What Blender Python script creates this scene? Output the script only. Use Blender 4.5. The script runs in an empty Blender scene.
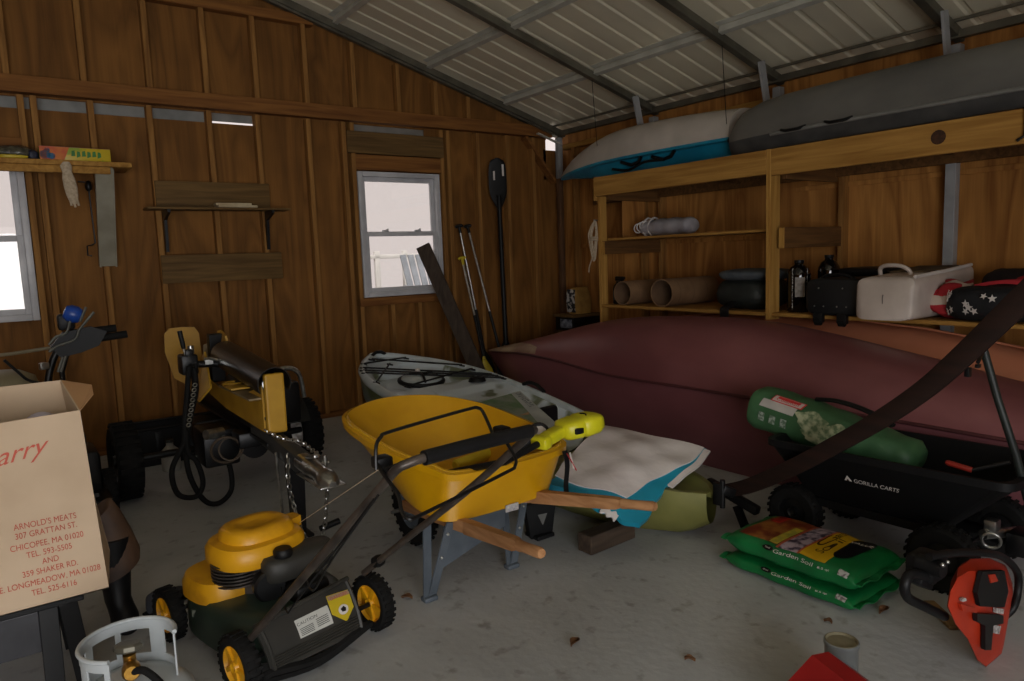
import bpy, bmesh, math, random
from mathutils import Vector as V, Matrix
random.seed(7)
C = bpy.context.scene.collection
PI = math.pi
# ------------------------------------------------------------------ camera model (used to lay things out on real planes)
FP = 716.0
RM = Matrix(((0.8095, -0.0975, 0.5790), (-0.5860, -0.0735, 0.8070), (-0.0361, -0.9925, -0.1166)))
CX, CY, CH = 512.0, 340.5, 1.55
_r = V((1510-CX, 220-CY, FP)).normalized()
_y = V((-10-CX, 275-CY, FP)); _y = (_y - _r*_r.dot(_y)).normalized()
_z = _r.cross(_y)
if _z.y > 0: _z = -_z
RM = Matrix((_r, _y, _z))
def ray(u, v): return RM @ V(((u-CX)/FP, (v-CY)/FP, 1.0))
def zp(u, v, z=0.0):
    d = ray(u, v); return V((0, 0, CH)) + d*((z-CH)/d.z)
def yp(u, v, y):
    d = ray(u, v); return V((0, 0, CH)) + d*(y/d.y)
def xp(u, v, x):
    d = ray(u, v); return V((0, 0, CH)) + d*(x/d.x)
# ------------------------------------------------------------------ materials
def lin(c):
    if isinstance(c, (tuple, list)): return tuple(lin(k) for k in c[:3])
    c = c/255.0
    return c/12.92 if c <= 0.04045 else ((c+0.055)/1.055)**2.4
def _base(name):
    m = bpy.data.materials.new(name); m.use_nodes = True
    nt = m.node_tree; b = nt.nodes['Principled BSDF']
    return m, nt, b
def mat(name, col, col2=None, scale=(6, 6, 6), rough=0.6, metal=0.0, bump=0.0, detail=4, dist=0.0, lo=0.35, hi=0.65, spec=0.5, coat=0.0, bscale=None, coord='Object'):
    m, nt, b = _base(name)
    N, L = nt.nodes, nt.links
    col = lin(col)
    col2 = lin(col2) if col2 else tuple(k*0.72 for k in col)
    tc = N.new('ShaderNodeTexCoord'); mp = N.new('ShaderNodeMapping'); mp.inputs['Scale'].default_value = scale
    no = N.new('ShaderNodeTexNoise'); no.inputs['Scale'].default_value = 1.0; no.inputs['Detail'].default_value = detail; no.inputs['Distortion'].default_value = dist
    cr = N.new('ShaderNodeValToRGB')
    cr.color_ramp.elements[0].position = lo; cr.color_ramp.elements[1].position = hi
    cr.color_ramp.elements[0].color = (*col2, 1); cr.color_ramp.elements[1].color = (*col, 1)
    L.new(tc.outputs[coord], mp.inputs['Vector']); L.new(mp.outputs['Vector'], no.inputs['Vector'])
    L.new(no.outputs['Fac'], cr.inputs['Fac']); L.new(cr.outputs['Color'], b.inputs['Base Color'])
    b.inputs['Roughness'].default_value = rough; b.inputs['Metallic'].default_value = metal
    b.inputs['Specular IOR Level'].default_value = spec
    if coat: b.inputs['Coat Weight'].default_value = coat; b.inputs['Coat Roughness'].default_value = 0.15
    if bump:
        bn = N.new('ShaderNodeBump'); bn.inputs['Strength'].default_value = bump; bn.inputs['Distance'].default_value = 0.02
        src = no
        if bscale:
            src = N.new('ShaderNodeTexNoise'); src.inputs['Scale'].default_value = bscale; src.inputs['Detail'].default_value = 3
            L.new(tc.outputs[coord], src.inputs['Vector'])
        L.new(src.outputs['Fac'], bn.inputs['Height']); L.new(bn.outputs['Normal'], b.inputs['Normal'])
    return m
def plywood(name, c1, c2, axis=2, panel=(0, 0), seed=0.0):
    """veneer with stretched cathedral grain, knots and blotches"""
    m, nt, b = _base(name); N, L = nt.nodes, nt.links
    tc = N.new('ShaderNodeTexCoord'); mp = N.new('ShaderNodeMapping')
    sc = [3.2, 3.2, 3.2]; sc[axis] = 0.45
    mp.inputs['Scale'].default_value = sc; mp.inputs['Location'].default_value = (seed, seed*1.7, seed*0.6)
    no = N.new('ShaderNodeTexNoise'); no.inputs['Scale'].default_value = 1.0; no.inputs['Detail'].default_value = 2; no.inputs['Distortion'].default_value = 1.2
    mu = N.new('ShaderNodeMath'); mu.operation = 'MULTIPLY'; mu.inputs[1].default_value = 9.0
    fr = N.new('ShaderNodeMath'); fr.operation = 'PINGPONG'; fr.inputs[1].default_value = 1.0
    big = N.new('ShaderNodeTexNoise'); big.inputs['Scale'].default_value = 1.3; big.inputs['Detail'].default_value = 3
    fine = N.new('ShaderNodeTexNoise'); fine.inputs['Scale'].default_value = 1.0; fine.inputs['Detail'].default_value = 3
    mp2 = N.new('ShaderNodeMapping'); s2 = [70, 70, 70]; s2[axis] = 2.0; mp2.inputs['Scale'].default_value = s2
    cr = N.new('ShaderNodeValToRGB'); cr.color_ramp.elements[0].color = (*lin(c2), 1); cr.color_ramp.elements[1].color = (*lin(c1), 1)
    cr.color_ramp.elements[0].position = 0.1; cr.color_ramp.elements[1].position = 0.75
    a1 = N.new('ShaderNodeMath'); a1.operation = 'MULTIPLY_ADD'; a1.inputs[1].default_value = 0.30
    a2 = N.new('ShaderNodeMath'); a2.operation = 'MULTIPLY_ADD'; a2.inputs[1].default_value = 0.30
    a3 = N.new('ShaderNodeMath'); a3.operation = 'MULTIPLY'; a3.inputs[1].default_value = 0.62
    L.new(tc.outputs['Object'], mp.inputs['Vector']); L.new(mp.outputs['Vector'], no.inputs['Vector'])
    L.new(tc.outputs['Object'], mp2.inputs['Vector']); L.new(mp2.outputs['Vector'], fine.inputs['Vector'])
    L.new(tc.outputs['Object'], big.inputs['Vector'])
    L.new(no.outputs['Fac'], mu.inputs[0]); L.new(mu.outputs[0], fr.inputs[0])
    L.new(big.outputs['Fac'], a3.inputs[0])
    L.new(fr.outputs[0], a1.inputs[0]); L.new(a3.outputs[0], a1.inputs[2])
    L.new(fine.outputs['Fac'], a2.inputs[0]); L.new(a1.outputs[0], a2.inputs[2])
    sb = N.new('ShaderNodeMath'); sb.operation = 'SUBTRACT'; sb.inputs[1].default_value = 0.22
    L.new(a2.outputs[0], sb.inputs[0]); L.new(sb.outputs[0], cr.inputs['Fac'])
    L.new(cr.outputs['Color'], b.inputs['Base Color'])
    b.inputs['Roughness'].default_value = 0.75; b.inputs['Specular IOR Level'].default_value = 0.25
    return m
def lumber(name, c1, c2, axis): 
    s = [26, 26, 26]; s[axis] = 1.6
    return mat(name, c1, c2, scale=s, rough=0.75, detail=5, dist=0.6, lo=0.3, hi=0.7, spec=0.25)
M = {}
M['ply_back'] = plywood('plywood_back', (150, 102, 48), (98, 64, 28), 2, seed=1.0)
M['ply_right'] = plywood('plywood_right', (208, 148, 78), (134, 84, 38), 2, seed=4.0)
M['stud'] = lumber('stud_pine', (164, 118, 62), (122, 82, 40), 2)
M['plate'] = lumber('plate_pine', (146, 98, 48), (108, 66, 32), 0)
M['plank_dark'] = lumber('old_plank', (122, 94, 54), (84, 62, 34), 0)
M['pine_y'] = lumber('shelf_pine_y', (188, 142, 72), (148, 104, 46), 1)
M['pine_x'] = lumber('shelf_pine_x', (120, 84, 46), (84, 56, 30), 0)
M['pine_z'] = lumber('shelf_pine_z', (196, 150, 78), (160, 114, 50), 2)
M['galv'] = mat('galvanised', (206, 205, 194), (186, 185, 174), scale=(5, 5, 5), rough=0.34, metal=0.2, spec=0.5)
M['galv_dark'] = mat('galvanised_dark', (122, 118, 104), (96, 93, 82), scale=(5, 5, 5), rough=0.5, metal=0.6)
M['roof'] = mat('roof_sheet', (240, 232, 206), (226, 218, 194), scale=(1.5, 1.5, 1.5), rough=0.42, metal=0.2, spec=0.5)
M['post_grey'] = mat('post_grey', (170, 171, 172), (150, 151, 152), rough=0.5, metal=0.1)
M['vinyl'] = mat('window_vinyl', (205, 205, 208), (188, 188, 192), rough=0.4)
M['black'] = mat('black_plastic', (19, 19, 20), (13, 13, 14), rough=0.5, spec=0.3)
M['blackm'] = mat('black_metal', (17, 17, 18), (11, 11, 12), rough=0.4, spec=0.4)
M['rubber'] = mat('rubber', (24, 23, 22), (16, 16, 15), scale=(20, 20, 20), rough=0.8, spec=0.2)
M['chrome'] = mat('zinc_steel', (200, 200, 196), (150, 150, 146), scale=(18, 18, 18), rough=0.28, metal=0.95)
M['white'] = mat('white_plastic', (224, 218, 212), (206, 198, 192), rough=0.5)
M['card'] = mat('kraft_card', (200, 176, 148), (186, 162, 134), scale=(3, 3, 3), rough=0.8)
M['red_ink'] = mat('red_ink', (190, 84, 66), (168, 72, 56), rough=0.7)
# ------------------------------------------------------------------ mesh builder
WL = {}
def smooth_path(pts, n=6, closed=False):
    P = [V(p) for p in pts]; out = []; k = len(P)
    rng = range(k) if closed else range(k-1)
    for i in rng:
        if closed: a, b, c, d = P[i-1], P[i], P[(i+1) % k], P[(i+2) % k]
        else: a, b, c, d = P[max(i-1, 0)], P[i], P[i+1], P[min(i+2, k-1)]
        for j in range(n):
            t = j/n
            out.append(0.5*((2*b) + (c-a)*t + (2*a-5*b+4*c-d)*t*t + (3*b-a-3*c+d)*t**3))
    if not closed: out.append(P[-1])
    return out
def lerp_tab(t, tab):
    if t <= tab[0][0]: return tab[0][1]
    for (a, x), (b, y) in zip(tab, tab[1:]):
        if t <= b:
            k = (t-a)/(b-a); return x+(y-x)*k
    return tab[-1][1]
def spl(t, tab):
    """smooth (Hermite) table lookup"""
    if t <= tab[0][0]: return tab[0][1]
    if t >= tab[-1][0]: return tab[-1][1]
    for i in range(len(tab)-1):
        a, x = tab[i]; b, y = tab[i+1]
        if t <= b:
            k = (t-a)/(b-a)
            m0 = (y-tab[i-1][1])/(b-tab[i-1][0]) if i > 0 else (y-x)/(b-a)
            m1 = (tab[i+2][1]-x)/(tab[i+2][0]-a) if i+2 < len(tab) else (y-x)/(b-a)
            h = b-a
            return (2*k**3-3*k*k+1)*x + (k**3-2*k*k+k)*h*m0 + (-2*k**3+3*k*k)*y + (k**3-k*k)*h*m1
class MB:
    def __init__(s): s.bm = bmesh.new()
    def box(s, c, size, rz=0.0, rot=None, bev=0.0, seg=2):
        c = V(c); R = rot if rot is not None else Matrix.Rotation(rz, 3, 'Z')
        vs = []
        for dx in (-.5, .5):
            for dy in (-.5, .5):
                for dz in (-.5, .5):
                    vs.append(s.bm.verts.new(c + R @ V((dx*size[0], dy*size[1], dz*size[2]))))
        fs = [(0,1,3,2),(4,6,7,5),(0,4,5,1),(2,3,7,6),(0,2,6,4),(1,5,7,3)]
        F = [s.bm.faces.new([vs[i] for i in f]) for f in fs]
        if bev:
            ed = list({e for f in F for e in f.edges})
            bmesh.ops.bevel(s.bm, geom=ed, offset=bev, segments=seg, affect='EDGES', profile=0.5)
        return s
    def box2(s, a, b, bev=0.0, seg=2):
        a, b = V(a), V(b); return s.box((a+b)/2, [abs(k) for k in (b-a)], bev=bev, seg=seg)
    def beam(s, p0, p1, w, h, up=(0, 0, 1), bev=0.0):
        p0, p1 = V(p0), V(p1); d = (p1-p0); L = d.length; d.normalize()
        side = V(up).cross(d)
        if side.length < 1e-4: side = V((1, 0, 0)).cross(d)
        side.normalize(); u = d.cross(side)
        R = Matrix((d, side, u)).transposed()
        return s.box((p0+p1)/2, (L, w, h), rot=R, bev=bev)
    def ring(s, pts): return [s.bm.verts.new(V(p)) for p in pts]
    def loft(s, rings, cap=True, closed=True):
        R = [s.ring(r) for r in rings]; n = len(R[0])
        for a, b in zip(R, R[1:]):
            for i in range(n if closed else n-1):
                j = (i+1) % n
                try: s.bm.faces.new((a[i], a[j], b[j], b[i]))
                except ValueError: pass
        if cap and closed:
            for r in (R[0], R[-1]):
                try: s.bm.faces.new(r)
                except ValueError: pass
        return s
    def tube(s, pts, r, n=10, closed=False, flat=1.0, upv=None):
        P = [V(p) for p in pts]; k = len(P); rings = []
        def tan(i):
            if closed: return (P[(i+1) % k]-P[i-1]).normalized()
            return (P[min(i+1, k-1)]-P[max(i-1, 0)]).normalized()
        t = tan(0)
        nrm = (V(upv) if upv else (V((0, 0, 1)) if abs(t.z) < 0.9 else V((1, 0, 0))))
        nrm = (nrm - t*nrm.dot(t)).normalized()
        for i in range(k):
            t = tan(i); nrm = (nrm - t*nrm.dot(t))
            if nrm.length < 1e-5: nrm = t.orthogonal()
            nrm.normalize(); bi = t.cross(nrm)
            ri = r[i] if isinstance(r, (list, tuple)) else r
            rings.append([P[i] + nrm*(ri*math.cos(2*PI*j/n)) + bi*(ri*flat*math.sin(2*PI*j/n)) for j in range(n)])
        if closed:
            R = [s.ring(q) for q in rings]
            for i in range(k):
                a, b = R[i], R[(i+1) % k]
                # closest twist match
                off = min(range(n), key=lambda o: (a[0].co-b[o].co).length) if i == k-1 else 0
                for j in range(n):
                    s.bm.faces.new((a[j], a[(j+1) % n], b[(j+1+off) % n], b[(j+off) % n]))
            return s
        return s.loft(rings)
    def cyl(s, p0, p1, r0, r1=None, n=24):
        return s.tube([p0, p1], [r0, r0 if r1 is None else r1], n=n)
    def lathe(s, prof, o, axis=(0, 0, 1), n=28, a0=0.0, a1=2*PI):
        o = V(o); ax = V(axis).normalized(); e = ax.orthogonal().normalized(); f = ax.cross(e)
        full = abs(a1-a0-2*PI) < 1e-6; m = n if full else n+1
        rings = []
        for k in range(m):
            a = a0+(a1-a0)*k/n
            d = e*math.cos(a)+f*math.sin(a)
            rings.append([o+ax*h+d*max(r, 1e-4) for r, h in prof])
        R = [s.ring(q) for q in rings]
        for k in range(m if full else m-1):
            a, b = R[k], R[(k+1) % m]
            for i in range(len(prof)-1):
                s.bm.faces.new((a[i], a[i+1], b[i+1], b[i]))
        bmesh.ops.remove_doubles(s.bm, verts=[v for r in R for v in r], dist=0.00025)
        return s
    def prism(s, poly, o, ux, uy, depth, bev=0.0):
        o, ux, uy = V(o), V(ux).normalized(), V(uy).normalized(); nn = ux.cross(uy)
        a = s.ring([o+ux*x+uy*y for x, y in poly]); b = s.ring([o+ux*x+uy*y+nn*depth for x, y in poly])
        n = len(poly); F = [s.bm.faces.new(a), s.bm.faces.new(b)]
        for i in range(n): F.append(s.bm.faces.new((a[i], a[(i+1) % n], b[(i+1) % n], b[i])))
        if bev:
            ed = [e for e in {e for f in F[:2] for e in f.edges}]
            bmesh.ops.bevel(s.bm, geom=ed, offset=bev, segments=2, affect='EDGES', profile=0.5)
        return s
    def poly3(s, pts, thick):
        """flat-ish polygon in 3D given thickness along its normal"""
        P = [V(p) for p in pts]; nn = V((0, 0, 0))
        for i in range(len(P)): nn += (P[i]-P[0]).cross(P[(i+1) % len(P)]-P[0])
        nn.normalize()
        a = s.ring(P); b = s.ring([p-nn*thick for p in P]); n = len(P)
        s.bm.faces.new(a); s.bm.faces.new(b)
        for i in range(n): s.bm.faces.new((a[i], a[(i+1) % n], b[(i+1) % n], b[i]))
        return s
    def grid(s, fn, nu, nv, thick=0.0):
        G = [[V(fn(i/nu, j/nv)) for j in range(nv+1)] for i in range(nu+1)]
        def nr(i, j):
            a = G[min(i+1, nu)][j]-G[max(i-1, 0)][j]; b = G[i][min(j+1, nv)]-G[i][max(j-1, 0)]
            return a.cross(b).normalized() if a.cross(b).length > 1e-9 else V((0, 0, 1))
        T = [[s.bm.verts.new(G[i][j]) for j in range(nv+1)] for i in range(nu+1)]
        for i in range(nu):
            for j in range(nv): s.bm.faces.new((T[i][j], T[i+1][j], T[i+1][j+1], T[i][j+1]))
        if thick:
            B = [[s.bm.verts.new(G[i][j]-nr(i, j)*thick) for j in range(nv+1)] for i in range(nu+1)]
            for i in range(nu):
                for j in range(nv): s.bm.faces.new((B[i][j], B[i][j+1], B[i+1][j+1], B[i+1][j]))
            for i in range(nu):
                s.bm.faces.new((T[i][0], B[i][0], B[i+1][0], T[i+1][0])); s.bm.faces.new((T[i][nv], T[i+1][nv], B[i+1][nv], B[i][nv]))
            for j in range(nv):
                s.bm.faces.new((T[0][j], T[0][j+1], B[0][j+1], B[0][j])); s.bm.faces.new((T[nu][j], B[nu][j], B[nu][j+1], T[nu][j+1]))
        return s
    def sphere(s, c, r, nu=20, nv=12, e=1.0):
        c = V(c); rr = V(r) if isinstance(r, (tuple, list)) else V((r, r, r))
        def pw(x): return math.copysign(abs(x)**e, x)
        rings = []
        for j in range(1, nv):
            ph = -PI/2+PI*j/nv
            rings.append([c+V((rr.x*pw(math.cos(ph))*pw(math.cos(2*PI*i/nu)), rr.y*pw(math.cos(ph))*pw(math.sin(2*PI*i/nu)), rr.z*pw(math.sin(ph)))) for i in range(nu)])
        R = [s.ring(q) for q in rings]
        for a, b in zip(R, R[1:]):
            for i in range(nu): s.bm.faces.new((a[i], a[(i+1) % nu], b[(i+1) % nu], b[i]))
        lo = s.bm.verts.new(c-V((0, 0, rr.z))); hi = s.bm.verts.new(c+V((0, 0, rr.z)))
        for i in range(nu):
            s.bm.faces.new((lo, R[0][(i+1) % nu], R[0][i])); s.bm.faces.new((hi, R[-1][i], R[-1][(i+1) % nu]))
        return s
    def torus(s, c, axis, R, r, n=28, m=8, a0=0, a1=2*PI):
        c = V(c); ax = V(axis).normalized(); e = ax.orthogonal().normalized(); f = ax.cross(e)
        full = abs(a1-a0-2*PI) < 1e-6
        pts = [c+(e*math.cos(a0+(a1-a0)*i/n)+f*math.sin(a0+(a1-a0)*i/n))*R for i in range(n if full else n+1)]
        return s.tube(pts, r, n=m, closed=full)
    def text(s, body, fn, size, align='CENTER', shear=0.0, font_w=1.0):
        cu = bpy.data.curves.new('lettering', 'FONT'); cu.body = body; cu.size = size; cu.align_x = align; cu.shear = shear; cu.offset = 0.0
        ob = bpy.data.objects.new('lettering', cu); C.objects.link(ob)
        me = bpy.data.meshes.new_from_object(ob)
        vs = [s.bm.verts.new(V(fn(v.co.x*font_w, v.co.y))) for v in me.vertices]
        for p in me.polygons:
            try: s.bm.faces.new([vs[i] for i in p.vertices])
            except ValueError: pass
        bpy.data.objects.remove(ob); bpy.data.meshes.remove(me); bpy.data.curves.remove(cu)
        return s
    def build(s, name, m, parent=None, smooth=40, origin=None, sub=0, recalc=True):
        if recalc: bmesh.ops.recalc_face_normals(s.bm, faces=s.bm.faces[:])
        if parent is not None: o0 = WL[parent.name]
        elif origin is not None: o0 = V(origin)
        else:
            xs = [v.co for v in s.bm.verts]
            o0 = V(((min(p.x for p in xs)+max(p.x for p in xs))/2, (min(p.y for p in xs)+max(p.y for p in xs))/2, min(p.z for p in xs)))
        for v in s.bm.verts: v.co -= o0
        me = bpy.data.meshes.new(name); s.bm.to_mesh(me); s.bm.free()
        me.materials.append(m if not isinstance(m, str) else M[m])
        if smooth:
            for p in me.polygons: p.use_smooth = True
            me.set_sharp_from_angle(angle=math.radians(smooth))
        ob = bpy.data.objects.new(name, me); C.objects.link(ob)
        if parent is not None: ob.parent = parent
        else: ob.location = o0
        WL[ob.name] = o0.copy()
        if sub:
            md = ob.modifiers.new('Subdivision', 'SUBSURF'); md.levels = sub; md.render_levels = sub
        return ob
def thing(name, label, cat, loc, group=None):
    o = bpy.data.objects.new(name, None); C.objects.link(o); o.location = loc; o.empty_display_size = 0.1
    WL[o.name] = V(loc)
    return tag(o, label, cat, group)
def tag(o, label, cat, group=None):
    o['label'] = label; o['category'] = cat
    if group: o['group'] = group
    return o
def struct(o): o['kind'] = 'structure'; return o
def flatfn(o, ux, uy, eps=0.0015):
    o, ux, uy = V(o), V(ux).normalized(), V(uy).normalized(); n = ux.cross(uy)
    return lambda x, y: o+ux*x+uy*y+n*eps
def wheel(parent, c, axis, R, w, tire, hub, hubname='hub', rim=0.55, spokes=0, name='wheel'):
    c = V(c); ax = V(axis).normalized(); h = w/2
    t = MB().lathe([(R*rim, -h*.8), (R*rim*1.12, -h*.95), (R*.86, -h), (R*.96, -h*.72), (R, -h*.3), (R, h*.3), (R*.96, h*.72), (R*.86, h), (R*rim*1.12, h*.95), (R*rim, h*.8), (R*rim, -h*.8)], c, ax, n=36)
    e = ax.orthogonal().normalized(); f = ax.cross(e)
    nt_ = 26
    for k in range(nt_):                       # tread lugs
        a = 2*PI*k/nt_; d = e*math.cos(a)+f*math.sin(a); tg = ax.cross(d)
        for sgn in (-1, 1):
            t.box(c+d*(R*.992)+ax*(sgn*h*.45), (R*.05, w*.42, R*.11), rot=Matrix((d, ax, tg)).transposed())
    tw = t.build(name, tire, parent)
    hb = MB().lathe([(0, -h*.5), (R*.16, -h*.95), (R*.2, -h*.5), (R*rim*.9, -h*.35), (R*rim, -h*.8), (R*rim*1.02, -h*.7), (R*rim*1.02, h*.7), (R*rim, h*.8), (R*rim*.9, h*.35), (R*.2, h*.5), (R*.16, h*.95), (0, h*.5)], c, ax, n=36)
    if spokes:
        for k in range(spokes):
            a = 2*PI*k/spokes; d = e*math.cos(a)+f*math.sin(a)
            hb.beam(c+d*R*.15, c+d*R*rim*.95, R*.14, w*.75, up=ax)
    hb.build(hubname, hub, tw)
    return tw
# ================================================================== THE SETTING
YB, XW = 6.836, 5.72                      # faces of the studs: back wall, right wall
SL = 0.2917
XR = 0.9                                  # ridge
def zroof(x): return 2.98 - SL*(abs(x-XR)+XR-5.669)
# --- floor
m = mat('concrete', (190, 192, 192), (150, 152, 152), scale=(1.1, 1.1, 1.1), rough=0.62, detail=8, dist=0.6, lo=0.25, hi=0.72, bump=0.12, bscale=26, spec=0.35)
nt = m.node_tree; bs = nt.nodes['Principled BSDF']; src = bs.inputs['Base Color'].links[0].from_socket
tcn = [n for n in nt.nodes if n.type == 'TEX_COORD'][0]
sp = nt.nodes.new('ShaderNodeTexNoise'); sp.inputs['Scale'].default_value = 14; sp.inputs['Detail'].default_value = 6
sr = nt.nodes.new('ShaderNodeValToRGB'); sr.color_ramp.elements[0].position = 0.60; sr.color_ramp.elements[1].position = 0.74
sr.color_ramp.elements[0].color = (1, 1, 1, 1); sr.color_ramp.elements[1].color = (0.42, 0.37, 0.32, 1)
mx = nt.nodes.new('ShaderNodeMix'); mx.data_type = 'RGBA'; mx.blend_type = 'MULTIPLY'; mx.inputs[0].default_value = 0.6
nt.links.new(tcn.outputs['Object'], sp.inputs['Vector']); nt.links.new(sp.outputs['Fac'], sr.inputs['Fac'])
nt.links.new(src, mx.inputs[6]); nt.links.new(sr.outputs['Color'], mx.inputs[7]); nt.links.new(mx.outputs[2], bs.inputs['Base Color'])
M['concrete'] = m
struct(MB().box2((-3.95, -3.1, -0.12), (5.9, 7.02, 0.0)).build('floor', m, smooth=0))
# --- back wall
P0, P1 = YB+0.09, YB+0.105
W1 = (-0.66, 0.29); W2 = (3.09, 4.04); WZ = (1.178, 2.458)
b = MB()
xs = [-3.9, W1[0], W1[1], W2[0], W2[1], 5.82]
b.box2((xs[0], P0, 0), (xs[5], P1, WZ[0]))
for a, c in ((0, 1), (2, 3), (4, 5)): b.box2((xs[a], P0, WZ[0]), (xs[c], P1, WZ[1]))
b.box2((xs[0], P0, WZ[1]), (5.59, P1, 2.838)); b.box2((2.16, P0, 2.838), (3.05, P1, 2.93)); b.box2((3.92, P0, 2.838), (5.59, P1, 2.93)); b.box2((5.55, P0, WZ[1]), (5.82, P1, 2.81))
gx = [-3.9, XR, 5.55]
b.prism([(-3.9, 2.93), (5.60, 2.93), (5.60, zroof(5.60)+0.07), (XR, zroof(XR)+0.07), (-3.9, zroof(-3.9)+0.07)], (0, P1, 0), (1, 0, 0), (0, 0, 1), 0.015)
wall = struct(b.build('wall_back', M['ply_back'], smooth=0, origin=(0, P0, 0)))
def wpart(name, a, c, m, parent=None): return MB().box2(a, c, bev=0.003, seg=1).build(name, m, parent or wall, smooth=0)
# lower studs (right edges), full height to the plate
edges = [-3.2, -2.75, -2.3, -1.85, -1.4, -0.98, -0.69, 0.34, 0.425, 0.813, 1.246, 1.727, 2.15, 2.63, 2.985, 3.075]
edges += [yp(u, 135, YB).x for u in (443, 449.5, 479, 508.5, 534.5)]
for e in edges:
    wpart('stud', (e-0.045, YB, 0.045), (e, P0, 2.93), M['stud'])
for e in (3.42, 3.74, 0.02-0.3):
    wpart('cripple_stud', (e-0.045, YB, 0.045), (e, P0, 1.10), M['stud'])
wpart('bottom_plate', (-3.85, YB-0.003, 0.0), (5.70, P0, 0.045), M['plate'])
wpart('top_plate', (-3.85, YB-0.012, 2.945), (5.62, P0, 3.075), M['plate'])
for e in [-2.6, -2.1, -1.6, -1.15, -0.68, -0.22, 0.27, 0.786, 1.27, 1.729, 2.165] + [yp(u, 100, YB).x for u in (310, 357, 401, 438, 470)]:
    zt = min(3.80, zroof(e)-0.02) if e < 2.75 else zroof(e)-0.02
    if zt > 3.12: wpart('gable_stud', (e-0.045, YB, 3.075), (e, P0, zt), M['stud'])
wpart('gable_plate', (-0.9, YB-0.006, 3.80), (2.72, P0, 3.885), M['plate'])
wpart('sill_plank', (3.03, YB-0.004, 1.09), (4.10, P0, 1.172), M['plate'])
wpart('header_plank', (2.985, YB-0.02, 2.63), (4.09, YB+0.03, 2.845), M['plank_dark'])
wpart('header_plank', (3.06, YB+0.006, 2.47), (4.06, P0, 2.622), M['plate'])
wpart('head_trim', (-0.7, YB+0.006, 2.47), (0.34, P0, 2.60), M['plate'])
MB().beam((5.22, YB+0.04, 2.93), (5.66, YB+0.04, 2.42), 0.03, 0.12, up=(0, 1, 0)).build('corner_brace', M['plate'], wall, smooth=0)
# metal cladding seen in the gap over the plywood, with two slits of daylight
g = MB()
g.box2((-3.9, P1+0.05, 2.868), (5.60, P1+0.06, 2.96))
for a, c in ((-3.9, 1.745), (2.135, 3.03), (3.92, 5.6)): g.box2((a, P1+0.05, 2.79), (c, P1+0.06, 2.868))
g.build('cladding_strip', mat('cladding_grey', (138, 142, 140), (118, 122, 120), rough=.5), wall, smooth=0)
# --- right wall
b = MB()
b.box2((XW+0.09, -3.1, 0), (XW+0.105, 7.0, 3.03))
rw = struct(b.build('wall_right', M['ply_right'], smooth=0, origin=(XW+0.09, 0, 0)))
def rpart(name, a, c, m): return MB().box2(a, c, bev=0.003, seg=1).build(name, m, rw, smooth=0)
for u, v in ((658, 220), (640, 220), (838, 200), (574, 260)):
    y = xp(u, v, XW).y
    rpart('stud', (XW, y-0.045, 0), (XW+0.09, y, 2.80), M['stud'])
for y in (1.2, 0.4, -0.6, -1.6): rpart('stud', (XW, y-0.045, 0), (XW+0.09, y, 2.80), M['stud'])
rpart('girt', (XW+0.07, -3.0, 2.02), (XW+0.088, 3.7, 2.06), M['ply_right'])
rpart('girt', (XW+0.07, 3.9, 1.62), (XW+0.088, 6.78, 1.66), M['ply_right'])
rpart('top_plate', (XW+0.01, -3.0, 2.80), (XW+0.09, 6.80, 2.86), M['pine_y'])
RAFT = (6.80, 5.30, 3.84, 2.405, 0.95, -0.5, -1.95)
for y in RAFT[1:]:
    rpart('steel_column', (XW-0.028, y-0.036, 2.32 if 3 < y < 6 else 0), (XW+0.045, y+0.036, 2.93), M['post_grey'])
cp = MB().box((XW-0.035, 6.79, 1.23), (0.062, 0.062, 2.46), bev=0.006).build('corner_post', mat('brown_post', (112, 78, 50), (84, 58, 38), scale=(9, 9, 3), rough=0.7), rw)  # lower part of the corner post, in brown
MB().box((XW-0.035, 6.79, 2.70), (0.066, 0.066, 0.48), bev=0.006).build('post_upper', M['post_grey'], cp)  # upper part of the same post, in grey
MB().beam((XW-0.03, 6.76, 2.86), (XW-0.35, 6.80, 2.975), 0.05, 0.012).build('gusset', M['galv'], cp, smooth=0)
# --- left and front walls (behind and beside the camera)
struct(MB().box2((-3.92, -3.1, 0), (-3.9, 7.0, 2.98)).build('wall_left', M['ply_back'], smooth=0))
DX = (-3.3, 1.1); DZ = 2.45
b = MB()
b.box2((-3.9, -3.12, 0), (DX[0], -3.1, DZ)); b.box2((DX[1], -3.12, 0), (5.82, -3.1, DZ))
b.prism([(-3.9, DZ), (5.82, DZ), (5.82, zroof(5.82)+0.06), (XR, zroof(XR)+0.06), (-3.9, zroof(-3.9)+0.06)], (0, -3.1, 0), (1, 0, 0), (0, 0, 1), 0.02)
struct(b.build('wall_front', M['ply_back'], smooth=0))
b = MB()
for x in DX: b.box((x, -3.06, DZ/2), (0.09, 0.08, DZ), bev=0.004)
b.box(((DX[0]+DX[1])/2, -3.06, DZ+0.045), (DX[1]-DX[0]+0.18, 0.08, 0.09), bev=0.004)
struct(b.build('trim_1', M['pine_x'], smooth=0))       # frame of the open garage doorway behind the camera
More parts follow.
